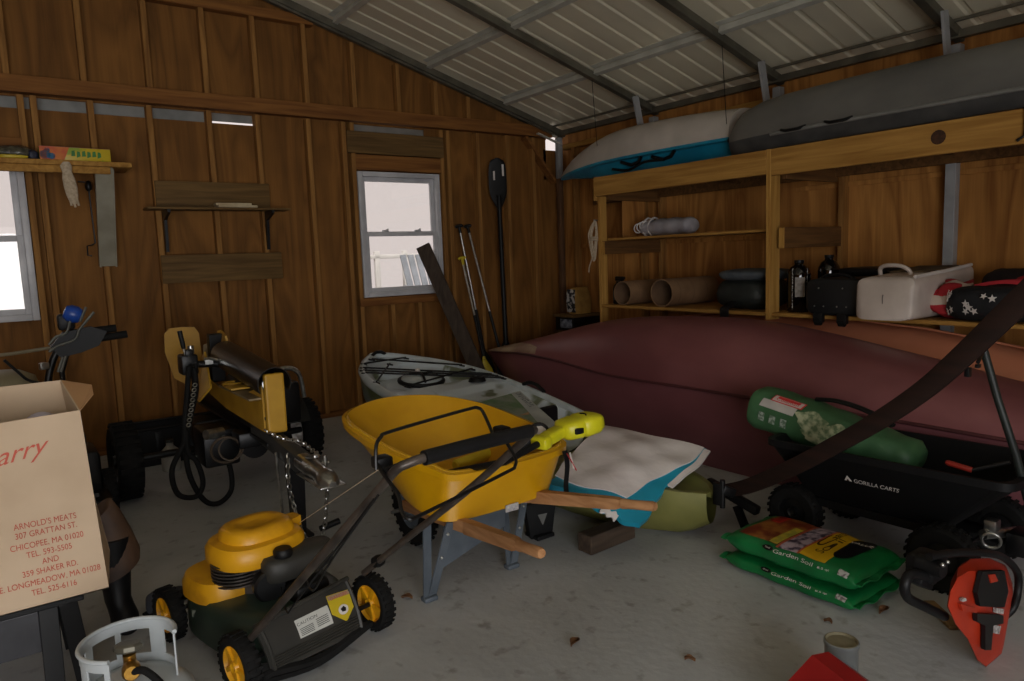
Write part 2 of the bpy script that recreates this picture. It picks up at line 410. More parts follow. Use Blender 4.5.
# --- roof: ribbed sheets on steel rafters and purlins
def roof_side(sgn):
    y0, y1 = -3.2, 7.12; pr = []; y = y0
    while y < y1:
        pr += [(y, 0), (y+0.17, 0), (y+0.185, 0.013), (y+0.215, 0.013), (y+0.23, 0)]
        pr.insert(-4, (y+.085, 0.001))
        y += 0.23
    pr = sorted(pr); b = MB()
    xa, xb = XR, (6.0 if sgn > 0 else -4.2)
    rings = []
    for t in (0, 0.25, 0.5, 0.75, 1):
        x = xa+(xb-xa)*t; z = zroof(x)+0.105
        rings.append([(x, yy, z+h) for yy, h in pr])
    b.loft(rings, cap=False, closed=False)
    return b
ceil = struct(roof_side(1).build('ceiling', M['roof'], smooth=20, origin=(XR, 0, 4.3), recalc=False))
roof_side(-1).build('roof_slope', M['roof'], ceil, smooth=20, recalc=False)
for y in RAFT:
    for sgn, xe in ((1, 5.78), (-1, -3.95)):
        b = MB(); zz = -0.0
        a, c = (XR, y, zroof(XR)+0.035), (xe, y, zroof(xe)+0.035)
        b.beam(a, c, 0.062, 0.066, bev=0.004)
        b.build('rafter', M['galv_dark'], ceil, smooth=0)
for x in (4.9, 3.93, 2.92, 1.92, -0.1, -1.1, -2.1, -3.1):
    b = MB(); z = zroof(x)+0.072
    for y0, y1 in zip(RAFT[1:], RAFT):
        b.beam((x, y0+0.03, z), (x, y1-0.03, z), 0.052, 0.052, up=(SL, 0, 1) if x > XR else (-SL, 0, 1), bev=0.003)
        # hat-section flange and end clips
        b.beam((x-0.045, y0+0.03, z+0.03+SL*0.045), (x-0.045, y1-0.03, z+0.03+SL*0.045), 0.05, 0.006, up=(SL, 0, 1))
        b.box((x, y0+0.045, z-0.02), (0.07, 0.05, 0.05), bev=0.003)
    b.build('purlin', M['galv'], ceil, smooth=0)
b = MB().beam((5.70, -3.0, zroof(5.70)+0.02), (5.70, 6.9, zroof(5.70)+0.02), 0.055, 0.055, bev=0.003)
b.beam((5.60, -3.0, zroof(5.60)+0.065), (5.60, 6.9, zroof(5.60)+0.065), 0.02, 0.02)
b.build('eave_strut', M['galv_dark'], ceil, smooth=0)
b = MB()
for s0, s1 in ((XR, 5.75), (XR, -3.9)):
    b.beam((s0, YB-0.02, zroof(s0)-0.012), (s1, YB-0.02, zroof(s1)-0.012), 0.05, 0.022)
b.build('gable_angle', M['galv_dark'], ceil, smooth=0)
for y in RAFT[1:5]:
    b = MB().beam((5.42, y-0.042, zroof(5.42)+0.05), (5.50, y-0.042, 2.78), 0.075, 0.02, up=(0, 1, 0))
    b.build('knee_brace', M['post_grey'], ceil, smooth=0)
for u, v, y in ((592, 80, 5.28), (722, 45, 3.82)):
    p = yp(u, v, y); MB().tube([p, p+V((0.03, -0.02, -0.62))], 0.003, n=5).build('hanging_cord', M['rubber'], ceil)
# --- windows: white vinyl single-hung units
glass, gnt, gb = _base('window_glass'); gnt.nodes.remove(gb)
tr = gnt.nodes.new('ShaderNodeBsdfTransparent'); gl = gnt.nodes.new('ShaderNodeBsdfGlossy'); gl.inputs['Roughness'].default_value = 0.02
tr.inputs['Color'].default_value = (0.95, 0.95, 0.95, 1)
df = gnt.nodes.new('ShaderNodeBsdfDiffuse'); df.inputs['Color'].default_value = (0.8, 0.8, 0.8, 1)
m1 = gnt.nodes.new('ShaderNodeMixShader'); m1.inputs[0].default_value = 0.06; m2 = gnt.nodes.new('ShaderNodeMixShader'); m2.inputs[0].default_value = 0.05
gnt.links.new(tr.outputs[0], m1.inputs[1]); gnt.links.new(gl.outputs[0], m1.inputs[2]); gnt.links.new(m1.outputs[0], m2.inputs[1]); gnt.links.new(df.outputs[0], m2.inputs[2])
gnt.links.new(m2.outputs[0], gnt.nodes['Material Output'].inputs[0])
def window(idx, x0, x1):
    z0, z1 = WZ; y = YB+0.01; b = MB()
    fw = 0.05
    b.box2((x0, y, z0), (x0+fw, y+0.1, z1), bev=0.006); b.box2((x1-fw, y, z0), (x1, y+0.1, z1), bev=0.006)
    b.box2((x0+fw, y, z1-fw), (x1-fw, y+0.1, z1), bev=0.006); b.box2((x0+fw, y, z0), (x1-fw, y+0.1, z0+fw), bev=0.006)
    w = struct(b.build('window_%d' % idx, M['vinyl'], smooth=30))
    zm = (z0+z1)/2+0.01
    def sash(n, za, zb, yy):
        s = MB(); t = 0.045
        a0, a1 = x0+fw, x1-fw
        s.box2((a0, yy, za), (a0+t, yy+0.03, zb), bev=0.004); s.box2((a1-t, yy, za), (a1, yy+0.03, zb), bev=0.004)
        s.box2((a0+t, yy, za), (a1-t, yy+0.03, za+t), bev=0.004); s.box2((a0+t, yy, zb-t), (a1-t, yy+0.03, zb), bev=0.004)
        q = s.build(n, M['vinyl'], w, smooth=30)
        MB().box2((a0+t, yy+0.012, za+t), (a1-t, yy+0.018, zb-t)).build('pane', glass, q, smooth=0)
    sash('lower_sash', z0+fw, zm+0.02, y+0.022)
    sash('upper_sash', zm-0.02, z1-fw, y+0.056)
    for fx in (0.3, 0.7):
        xx = x0+(x1-x0)*fx
        MB().box((xx, y+0.03, zm+0.03), (0.07, 0.03, 0.02), bev=0.006).cyl((xx, y+0.03, zm+0.03), (xx+0.03, y+0.02, zm+0.05), 0.008, n=8).build('sash_lock', M['vinyl'], w)
    return w
window(1, *W1); window(2, *W2)
# --- outside: ground, a white deck railing and a pale chair beyond the window
gmat = mat('pale_ground', (128, 126, 120), (108, 106, 98), scale=(0.6, 0.6, 0.6), rough=0.9)
g = struct(MB().box2((-30, -30, -0.25), (40, 40, -0.14)).build('ground', gmat, smooth=0))
struct(MB().box2((-6, -14, -0.139), (6, -3.13, -0.02), bev=0.01).build('bounce_slab', mat('bounce_slab_pale', (206, 202, 192), (188, 184, 174), scale=(.8, .8, .8), rough=.85), smooth=0))  # pale slab added outside the doorway to bounce sunlight up to the ceiling
g2 = MB().box2((1.0, 7.6, -0.14), (11, 13, 0.55)).build('deck', mat('deck_boards', (150, 146, 142), (134, 130, 126), scale=(2, 30, 2), rough=0.8), smooth=0); struct(g2)
t = thing('deck_railing', 'white slatted deck railing outside the back window', 'railing', (5.0, 9.6, 0.55))
M['wpaint'] = mat('white_paint', (236, 234, 230), (222, 220, 216), rough=0.5)
MB().box2((2.6, 9.57, 1.58), (8.2, 9.63, 1.64), bev=0.005).build('top_rail', M['wpaint'], t)
MB().box2((2.6, 9.58, 0.66), (8.2, 9.62, 0.71), bev=0.005).build('bottom_rail', M['wpaint'], t)
for k in range(12): MB().box((2.75+k*0.45, 9.6, 1.12), (0.075, 0.06, 1.14), bev=0.005).build('baluster', M['wpaint'], t)
M['pale_grey'] = mat('pale_grey', (150, 156, 164), (128, 134, 142), rough=0.6)
t = thing('deck_chair', 'pale grey high backed chair on the deck outside the window', 'chair', (5.1, 9.0, 0.55))
b = MB()
for k in range(5): b.beam((4.86+k*0.12, 9.1, 0.95), (4.84+k*0.125, 9.35, 1.62), 0.09, 0.02, up=(0, 1, 0))
b.build('backrest', M['pale_grey'], t, smooth=0)
MB().box((5.1, 8.9, 0.94), (0.58, 0.5, 0.035), bev=0.008).build('seat', M['pale_grey'], t)
for sx in (-1, 1):
    for sy in (-1, 1): MB().beam((5.1+sx*0.27, 8.9+sy*0.22, 0.55), (5.1+sx*0.26, 8.9+sy*0.22, 0.95), 0.05, 0.05).build('leg', M['pale_grey'], t, smooth=0)
    MB().beam((5.1+sx*0.31, 8.68, 1.16), (5.1+sx*0.31, 9.2, 1.18), 0.08, 0.02).beam((5.1+sx*0.31, 8.72, 0.93), (5.1+sx*0.31, 8.72, 1.16), 0.05, 0.03).build('armrest', M['pale_grey'], t, smooth=0)
# --- light
w = bpy.data.worlds.new('sky'); bpy.context.scene.world = w; w.use_nodes = True
bg = w.node_tree.nodes['Background']; bg.inputs['Color'].default_value = (0.93, 0.82, 0.78, 1); bg.inputs['Strength'].default_value = 0.95
sd = bpy.data.lights.new('sun', 'SUN'); sd.energy = 3.6; sd.angle = math.radians(3); sd.color = (1.0, 0.96, 0.9)
so = bpy.data.objects.new('sun', sd); C.objects.link(so); so.rotation_euler = (math.radians(38), 0, math.radians(-18)); so.location = (-2, -8, 9)
ld = bpy.data.lights.new('doorway_fill', 'AREA'); ld.shape = 'RECTANGLE'; ld.size = DX[1]-DX[0]-0.1; ld.size_y = DZ-0.1; ld.energy = 205; ld.color = (0.97, 0.98, 1.0)  # area lamp added in the doorway, stronger than the sky, to brighten the room
lo = bpy.data.objects.new('doorway_fill', ld); C.objects.link(lo); lo.location = ((DX[0]+DX[1])/2, -3.08, DZ/2); lo.rotation_euler = (math.radians(66), 0, 0)
# --- camera
cd_ = bpy.data.cameras.new('camera'); cd_.sensor_width = 36; cd_.lens = FP/1024*36; cd_.clip_start = 0.05
co = bpy.data.objects.new('camera', cd_); C.objects.link(co)
rx, ry, rz = (RM @ V((1, 0, 0))), (RM @ V((0, -1, 0))), (RM @ V((0, 0, -1)))
mw = Matrix((rx, ry, rz)).transposed().to_4x4(); mw.translation = (0, 0, CH); co.matrix_world = mw
sc = bpy.context.scene; sc.camera = co
sc.view_settings.view_transform = 'Standard'; sc.view_settings.look = 'None'; sc.view_settings.gamma = 1; sc.view_settings.exposure = 0.0
sc.view_settings.use_curve_mapping = False
# ================================================================== THE STORAGE RACK ON THE RIGHT WALL
XF = 4.90
t = thing('storage_rack', 'built-in pine storage rack along the wall carrying two kayaks on top', 'shelf', (5.3, 3.3, 0))
RB = XW - 0.002
def rk(name, a, c, m, bev=0.004): return MB().box2(a, c, bev=bev, seg=1).build(name, m, t, smooth=0)
for y, z0 in ((5.27, 0.0), (3.34, 0.985), (1.40, 0.0)):
    rk('post', (XF+0.002 if y > 5 or y < 2 else XF-0.039, y-0.02, z0), (XF+0.088, y+0.02, 2.10 if y > 5 else 2.285), M['pine_z'])
rk('corner_block', (XF-0.01, 5.295, 2.06), (XF+0.09, 5.335, 2.29), M['pine_z'])
rk('front_beam', (XF-0.038, 3.362, 2.10), (XF, 5.292, 2.283), M['pine_y'])
rk('front_beam', (XF-0.040, 1.0, 2.085), (XF-0.002, 3.318, 2.283), M['pine_y'])
kb = MB()
kb.lathe([(0.0, 0.0), (0.03, 0.001), (0.045, 0.0)], (XF-0.0405, 2.13, 2.19), (-1, 0, 0), n=16)
kb.build('knot', mat('pine_knot', (74, 44, 22), (48, 28, 14), scale=(60, 60, 60), rough=0.8), bpy.data.objects['front_beam.001'])
for y in (5.235, 3.29, 1.35):
    rk('cross_arm', (XF+0.09, y-0.02, 2.06), (RB, y+0.02, 2.275), M['pine_x'])
for y in (4.3, 2.4):
    rk('cross_arm', (XF+0.002, y-0.02, 2.16), (RB, y+0.02, 2.275), M['pine_x'])
for y in (5.235, 3.255):
    a = rk('shelf_arm', (XF+0.02, y-0.02, 1.535), (RB, y+0.02, 1.695 if y < 5 else 1.665), M['pine_x'])
    MB().box2((XF+0.005, y-0.0202, 1.537), (XF+0.0195, y+0.0202, 1.69 if y < 5 else 1.66)).build('end_grain', M['pine_z'], a, smooth=0)
rk('upper_shelf', (XF+0.05, 3.36, 1.667), (5.50, 5.21, 1.69), M['pine_y'])
rk('lower_shelf', (XF-0.012, 3.36, 1.012), (RB-0.02, 5.245, 1.04), M['pine_y'])
rk('lower_shelf', (XF-0.012, 0.7, 1.012), (RB-0.02, 3.32, 1.04), M['pine_y'])
rk('back_rail', (RB-0.045, 0.7, 2.10), (RB, 6.2, 2.275), M['pine_x'])
rk('end_panel', (5.22, 5.262, 1.70), (5.55, 5.275, 2.10), M['ply_right'])
MB().tube([(XF-0.045, 1.67, 2.285), (XF-0.052, 1.66, 2.27), (XF-0.05, 1.66, 2.13), (XF-0.048, 1.70, 2.105)], 0.009, n=8).build('iron_hook', M['blackm'], t)

# ------------------------------------------------------------------ boats
def hull(stations, axis_pts, width, ztop, zgun, zbot, wbot, e=0.8, npt=10):
    """cross sections of an overturned boat; returns rings going round"""
    rings = []
    for s_ in stations:
        c = axis_pts(s_); w_ = width(s_); zt = ztop(s_); zg = zgun(s_); zb = zbot(s_); wb = wbot(s_)
        up = []
        for k in range(npt+1):
            a = PI*k/npt
            cx = math.copysign(abs(math.cos(a))**e, math.cos(a)); cz = abs(math.sin(a))**e
            up.append((c[0]-w_*cx, c[1], zg+(zt-zg)*cz))
        low = [(c[0]+wb, c[1], zb), (c[0]-wb, c[1], zb)]
        rings.append(up+low)
    return rings
def frange(a, b, n): return [a+(b-a)*k/n for k in range(n+1)]
# maroon overturned boat on the floor
M['maroon'] = mat('maroon_hull', (140, 86, 86), (108, 60, 62), scale=(1.6, 0.8, 1.6), rough=0.42, spec=0.45, detail=5, bump=0.04)
M['maroon_low'] = mat('maroon_side', (136, 84, 88), (110, 64, 68), scale=(1.6, 0.7, 1.6), rough=0.4, spec=0.45, detail=5)
M['tan_wear'] = mat('worn_tan', (196, 174, 142), (140, 104, 88), scale=(4, 2, 4), rough=0.55)
XC = 4.40
yw = [(-0.1, 0.02), (0.4, 0.2), (1.2, 0.36), (2.0, 0.42), (3.0, 0.45), (4.2, 0.43), (5.0, 0.36), (5.6, 0.27), (6.2, 0.13), (6.56, 0.008)]
yt = [(-0.1, 0.55), (0.6, 0.66), (1.5, 0.775), (1.9, 0.855), (2.3, 0.925), (2.6, 0.975), (2.95, 1.02), (3.4, 1.042), (4.1, 1.015), (4.7, 0.94), (5.4, 0.78), (6.0, 0.645), (6.56, 0.525)]
yg = [(-0.1, 0.5), (1.0, 0.54), (2.0, 0.57), (3.3, 0.575), (4.2, 0.57), (5.0, 0.61), (5.6, 0.60), (6.2, 0.55), (6.56, 0.515)]
yb = [(-0.1, 0.4), (0.3, 0.05), (0.7, 0.01), (5.0, 0.01), (5.7, 0.05), (6.2, 0.26), (6.56, 0.50)]
yb2 = [(-0.1, 0.01), (0.4, 0.14), (1.2, 0.28), (3.0, 0.36), (4.2, 0.34), (5.0, 0.28), (5.7, 0.16), (6.2, 0.05), (6.56, 0.004)]
ST = frange(-0.1, 6.56, 48)
t = thing('overturned_boat', 'big maroon boat turned upside down on the floor, tan worn pointed bow', 'boat', (XC, 3.3, 0.0))
up, lo = [], []
for s in ST:
    w_, zt, zg, zb, wb = spl(s, yw), spl(s, yt), spl(s, yg), spl(s, yb), spl(s, yb2)
    r = []
    for k in range(17):
        a = PI*k/16; cx = math.cos(a); cz = math.sin(a)**0.95
        r.append((XC-w_*cx, s, zg+(zt-zg)*cz))
    up.append(r)
    l = []
    for k in range(7):
        q = k/6; bul = math.sin(PI*q)*0.03*min(1, w_/0.3)
        l.append((XC-(wb+(w_-0.012-wb)*q+bul), s, zb+(zg-0.012-zb)*q))
    lo.append(l+[(2*XC-p[0], p[1], p[2]) for p in reversed(l)])
MB().loft(lo).build('hull_side', M['maroon_low'], t, smooth=50)
MB().loft(up).build('hull_bottom', M['maroon'], t, smooth=60)
k = MB()
for sx in (-1, 1):
    k.tube([(XC+sx*(spl(s, yw)+0.001), s, spl(s, yg)-0.004) for s in ST[2:-1]], 0.011, n=8)
k.build('rub_rail', mat('dark_maroon', (84, 40, 42), rough=0.5), t)
# tan worn patch wrapped over the bow
bw = MB()
def bowfn(u, v):
    s = 5.30+1.255*u; w_, zt, zg = spl(s, yw), spl(s, yt), spl(s, yg)
    a = PI*(0.02+0.42*v*min(1, 0.25+u*1.1)); 
    return (XC-(w_+0.002)*math.cos(a), s, zg+(zt-zg+0.002)*math.sin(a)**0.95+0.0015)
bw.grid(bowfn, 20, 6)
bw.build('bow_patch', M['tan_wear'], t, smooth=60)
# orange overturned boat behind it, under the rack
M['orange_hull'] = mat('orange_hull', (222, 148, 112), (196, 122, 88), scale=(2, 1, 2), rough=0.45)
XO = 5.35
oT = [(-0.3, 0.40), (0.4, 0.62), (1.0, 0.74), (1.75, 0.835), (2.36, 0.925), (2.66, 0.945), (3.0, 0.972), (3.7, 0.985), (4.3, 0.95), (4.9, 0.86), (5.3, 0.74), (5.8, 0.50)]
oW = [(-0.3, 0.02), (0.5, 0.2), (1.5, 0.31), (3.0, 0.33), (4.2, 0.31), (5.0, 0.22), (5.8, 0.02)]
t = thing('overturned_canoe', 'orange brown canoe hull upside down under the rack behind the maroon boat', 'boat', (XO, 3, 0))
rg = []
for s in frange(-0.3, 5.8, 36):
    T_, w_ = spl(s, oT), max(spl(s, oW), 0.012); r = []
    zb = 0.012+0.3*max(0, (s-5.0)/0.8)**2+0.25*max(0, (0.3-s)/0.6)**2
    for k in range(19):
        a = PI*k/18; cx = math.copysign(abs(math.cos(a))**0.75, math.cos(a))
        r.append((XO-w_*cx, s, zb+(T_-zb)*math.sin(a)**0.62))
    rg.append(r)
MB().loft(rg).build('hull', M['orange_hull'], t, smooth=60)
k = MB(); k.tube([(XO, s, spl(s, oT)+0.002) for s in frange(-0.1, 5.6, 30)], 0.010, n=8); k.build('keel_strip', M['orange_hull'], t)
# white and teal kayak on top of the rack, overturned
M['kayak_white'] = mat('kayak_white', (205, 196, 186), (186, 178, 168), scale=(3, 3, 3), rough=0.4)
M['teal'] = mat('kayak_teal', (30, 150, 182), (20, 120, 152), scale=(3, 3, 3), rough=0.35)
XK = 5.33
kt = [(3.75, 2.71), (4.3, 2.755), (4.9, 2.775), (5.3, 2.765), (5.7, 2.69), (6.05, 2.57), (6.33, 2.425)]
kw = [(3.75, 0.30), (4.3, 0.33), (5.0, 0.335), (5.5, 0.29), (5.95, 0.18), (6.2, 0.08), (6.33, 0.012)]
kg = [(3.75, 2.455), (4.5, 2.455), (5.3, 2.45), (5.8, 2.435), (6.33, 2.41)]
kb_ = [(3.75, 2.292), (4.5, 2.29), (5.3, 2.30), (5.8, 2.345), (6.33, 2.395)]
t = thing('kayak', 'white hulled kayak with teal deck lying upside down on the rack', 'kayak', (XK, 5, 2.285), 'kayaks stored on top of the rack')
u_, l_ = [], []
for s in frange(3.83, 6.33, 26):
    w_, zt, zg, zb = spl(s, kw), spl(s, kt), spl(s, kg), spl(s, kb_); r = []
    for k in range(15):
        a = PI*k/14; cx = math.copysign(abs(math.cos(a))**0.8, math.cos(a)); r.append((XK-w_*cx, s, zg+(zt-zg)*math.sin(a)**0.75))
    u_.append(r)
    l_.append([(XK-w_*1.015, s, zg+0.004), (XK-w_*1.015, s, zg-0.02), (XK-w_*0.86, s, zg-0.03), (XK-w_*0.55, s, zb), (XK+w_*0.55, s, zb), (XK+w_*0.86, s, zg-0.03), (XK+w_*1.015, s, zg-0.02), (XK+w_*1.015, s, zg+0.004)])
MB().loft(u_).build('hull', M['kayak_white'], t, smooth=60)
dk = MB().loft(l_).build('deck', M['teal'], t, smooth=30)
MB().tube(smooth_path([(5.03, 5.2, 2.36), (5.05, 5.0, 2.33), (5.0, 4.75, 2.37), (4.99, 4.5, 2.36)], 5), 0.012, n=8).build('deck_line', M['black'], dk)
for s in (4.95, 4.55):
    b = MB(); b.tube([(XK-0.325, s-0.16, 2.425), (XK-0.30, s-0.1, 2.385), (XK-0.29, s, 2.37), (XK-0.31, s+0.12, 2.41)], 0.016, n=8)
    b.build('grab_handle', M['black'], t)
# dark grey kayak on top of the rack, overturned
M['kayak_grey'] = mat('kayak_grey', (112, 110, 104), (92, 91, 87), scale=(3, 1.5, 3), rough=0.48, detail=6)
XG = 5.14
gt = [(-0.1, 2.46), (0.5, 2.64), (1.2, 2.70), (2.2, 2.715), (3.0, 2.705), (3.45, 2.685), (3.66, 2.62), (3.76, 2.50), (3.80, 2.40)]
gw = [(-0.1, 0.02), (0.5, 0.22), (1.2, 0.31), (2.2, 0.335), (3.0, 0.33), (3.45, 0.29), (3.66, 0.25), (3.76, 0.2), (3.80, 0.15)]
t = thing('kayak', 'dark grey kayak lying upside down on the rack, blunt end overlapping white one', 'kayak', (XG, 2, 2.285), 'kayaks stored on top of the rack')
u_, l_ = [], []
for s in frange(-0.1, 3.6, 30)+[3.65, 3.69, 3.73, 3.765, 3.785, 3.80]:
    w_, zt = spl(s, gw), spl(s, gt); zg = 2.395; r = []
    for k in range(17):
        a = PI*k/16; cx = math.copysign(abs(math.cos(a))**0.6, math.cos(a)); r.append((XG-w_*cx, s, zg+(zt-zg)*math.sin(a)**0.62))
    u_.append(r)
    l_.append([(XG-w_*1.0, s, zg), (XG-w_*0.97, s, 2.37), (XG-w_*0.7, s, 2.295), (XG+w_*0.7, s, 2.295), (XG+w_*0.97, s, 2.37), (XG+w_*1.0, s, zg)])
MB().loft(u_).build('hull', M['kayak_grey'], t, smooth=60)
MB().loft(l_).build('deck', mat('kayak_grey_deck', (78, 78, 76), (60, 60, 60), rough=0.5), t, smooth=30)
MB().tube([(XG-spl(s, gw)-0.006, s, 2.385) for s in frange(0.2, 3.3, 24)], 0.013, n=8).build('gunwale_rim', mat('grey_rim', (128, 128, 124), rough=0.45), t)
MB().sphere((XG-0.17, 3.775, 2.42), 0.02).build('drain_plug', M['black'], t)
for s in (3.1, 2.75):
    b = MB(); b.tube([(XG-spl(s, gw)-0.004, s-0.1, 2.40), (XG-spl(s, gw)-0.03, s-0.05, 2.385), (XG-spl(s, gw)-0.03, s+0.05, 2.385), (XG-spl(s, gw)-0.004, s+0.1, 2.40)], 0.011, n=8)
    b.build('grab_handle', M['black'], t)

# ------------------------------------------------------------------ fishing kayak on the floor (deck up, bow raised on a block)
S0, S1 = V((2.98, 2.38, 0)), V((2.60, 5.62, 0))
Ld = (S1-S0).length; ad = (S1-S0).normalized(); sd_ = V((-ad.y, ad.x, 0))     # sd_ points to the side of the barrow... (-x)
if sd_.x > 0: sd_ = -sd_
tG = [(0, 0.27), (0.08, 0.29), (0.25, 0.34), (0.5, 0.47), (0.75, 0.60), (0.92, 0.68), (1.0, 0.73)]
tW = [(0, 0.05), (0.04, 0.15), (0.12, 0.25), (0.3, 0.40), (0.55, 0.50), (0.75, 0.50), (0.88, 0.38), (0.95, 0.23), (1.0, 0.05)]
tK = [(0, 0.10), (0.05, 0.02), (0.2, 0.0), (0.5, 0.12), (0.75, 0.24), (0.92, 0.38), (1.0, 0.55)]
def kp(tt, side, z): return S0+ad*(Ld*tt)+sd_*side+V((0, 0, z))
M['camo'] = mat('camo_hull', (128, 138, 132), (86, 92, 60), scale=(2.2, 2.2, 2.2), rough=0.42, dist=1.0, detail=2, lo=0.44, hi=0.56)
M['camo_deck'] = mat('camo_deck', (204, 214, 220), (116, 124, 100), scale=(2.4, 2.4, 2.4), rough=0.4, dist=1.5, detail=2, lo=0.38, hi=0.46)
M['rim_pale'] = mat('rim_pale', (196, 204, 208), (170, 180, 180), rough=0.4)
M['olive'] = mat('olive_plastic', (130, 128, 70), (104, 104, 54), scale=(3, 3, 3), rough=0.4)
t = thing('fishing_kayak', 'grey and olive camouflage sit-on-top fishing kayak lying deck up behind the wheelbarrow', 'kayak', (2.7, 4, 0))
TS = frange(0, 1, 40)
rg = []
for q in TS:
    g_, w_, k_ = spl(q, tG), spl(q, tW), spl(q, tK)
    r = [kp(q, w_, g_), kp(q, w_*1.01, g_-0.04), kp(q, w_*0.96, k_+(g_-k_)*0.45), kp(q, w_*0.72, k_+0.03), kp(q, w_*0.3, k_), kp(q, -w_*0.3, k_), kp(q, -w_*0.72, k_+0.03), kp(q, -w_*0.96, k_+(g_-k_)*0.45), kp(q, -w_*1.01, g_-0.04), kp(q, -w_, g_)]
    rg.append(r)
hl = MB().loft(rg[14:], cap=False, closed=False).build('hull', M['camo'], t, smooth=60)
MB().loft(rg[:15], cap=False, closed=False).build('stern', M['olive'], t, smooth=60)
b = MB()
rim = [kp(q, spl(q, tW)-0.02, spl(q, tG)+0.012) for q in TS[14:]]+[kp(q, -spl(q, tW)+0.02, spl(q, tG)+0.012) for q in reversed(TS[14:])]
b.tube(rim, 0.035, n=8, flat=1.0)
b.build('gunwale', M['rim_pale'], t, smooth=60)
def dz(q, x): # deck height: raised rim, sunken well
    w_ = spl(q, tW); e_ = max(0, 1-(abs(x)/max(w_-0.05, .01))**6)
    dep = 0.13 if 0.72 < q < 0.93 else (0.16 if 0.28 < q < 0.60 else 0.03)
    if 0.66 < q <= 0.72: dep = 0.0
    return spl(q, tG)+0.015-dep*e_
MB().grid(lambda u, v: (lambda q: kp(q, (v*2-1)*(spl(q, tW)-0.03), dz(q, (v*2-1)*spl(q, tW))))(0.36+0.63*u), 60, 22, thick=0.004).build('deck', M['camo_deck'], t, smooth=50)
MB().grid(lambda u, v: (lambda q: kp(q, (v*2-1)*(spl(q, tW)*.99), dz(q, (v*2-1)*spl(q, tW))-.012))(0.0+0.36*u), 40, 16, thick=0.004).build('stern_deck', M['olive'], t, smooth=50)
# bow hatch with black rim and straps
hc = kp(0.785, 0.03, spl(0.785, tG)-0.02)
ha = MB().lathe([(0, 0.055), (0.12, 0.05), (0.155, 0.035), (0.165, 0.0)], hc, (0, -0.1, 1), n=32).build('hatch_lid', M['rim_pale'], t)
MB().torus(hc+V((0, 0, 0.012)), (0, -0.1, 1), 0.17, 0.018, n=36).build('hatch_ring', M['black'], ha)
b = MB()
for a in (0.2, 2.3, 4.4):
    d = V((math.cos(a), math.sin(a), 0)); b.tube([hc+V((0, 0, 0.066)), hc+d*0.10+V((0, 0, 0.06)), hc+d*0.17+V((0, 0, 0.025))], 0.010, n=6)
b.build('hatch_strap', M['black'], ha)
MB().sphere(hc+V((0.02, 0.09, 0.08)), (0.02, 0.02, 0.015)).build('hatch_clip', M['white'], ha)
# bungees
b = MB(); anchors = []
def bungee(q0, x0, q1, x1, sag=0.0):
    p, q = kp(q0, x0*spl(q0, tW), spl(q0, tG)+0.045), kp(q1, x1*spl(q1, tW), spl(q1, tG)+0.045)
    b.tube([p, (p+q)/2-V((0, 0, sag)), q], 0.007, n=6); anchors.extend((p, q))
bungee(0.90, 0.92, 0.70, -0.9); bungee(0.88, 0.95, 0.68, -0.92); bungee(0.86, 0.95, 0.66, -0.92)
bungee(0.955, 0.6, 0.80, -0.9); bungee(0.93, 0.9, 0.93, -0.55); bungee(0.78, 0.92, 0.90, 0.2); bungee(0.72, 0.6, 0.76, -0.85)
b.build('bungee_cord', M['black'], t)
for p in anchors: MB().torus(p-V((0, 0, 0.008)), (0.3, 0, 1), 0.022, 0.007, n=12, m=6).build('pad_eye', M['black'], t)
for q, sd in ((0.56, -1), (0.97, 0)):
    w_ = spl(q, tW); p0, p1 = kp(q-0.035, sd*(w_-0.02), spl(q-.035, tG)+0.05), kp(q+0.035, sd*(w_-0.02), spl(q+.035, tG)+0.05)
    if sd == 0: p0, p1 = kp(0.985, 0.08, 0.745), kp(0.985, -0.08, 0.745)
    mid = (p0+p1)/2+V((0, 0, 0.035))
    MB().tube(smooth_path([p0, p0.lerp(mid, .6)+V((0, 0, .01)), mid, p1.lerp(mid, .6)+V((0, 0, .01)), p1], 4), 0.014, n=8).build('carry_handle', M['black'], t)
p = kp(0.69, -0.28, spl(.69, tG)+0.02)
MB().lathe([(0.03, 0.03), (0.05, 0.035), (0.065, 0.02), (0.07, 0.0)], p, n=20).build('rod_holder', M['black'], t)
b = MB()
b.box(kp(0.45, 0.02, spl(.45, tG)-0.04), (0.42, 0.4, 0.08), rz=math.atan2(ad.y, ad.x), bev=0.03)
b.box(kp(0.40, 0.02, spl(.40, tG)+0.02), (0.06, 0.4, 0.22), rz=math.atan2(ad.y, ad.x), bev=0.025)
b.build('seat', M['black'], t)
b = MB()
b.box(kp(-0.012, -0.0, 0.27), (0.05, 0.03, 0.12), rz=math.atan2(ad.y, ad.x), bev=0.006)
b.cyl(kp(-0.02, 0, 0.20), kp(-0.02, 0, 0.35), 0.014, n=10)
b.beam(kp(-0.02, 0, 0.30), kp(-0.03, -0.06, 0.27), 0.03, 0.05, bev=0.006)
b.build('rudder_bracket', M['blackm'], t)
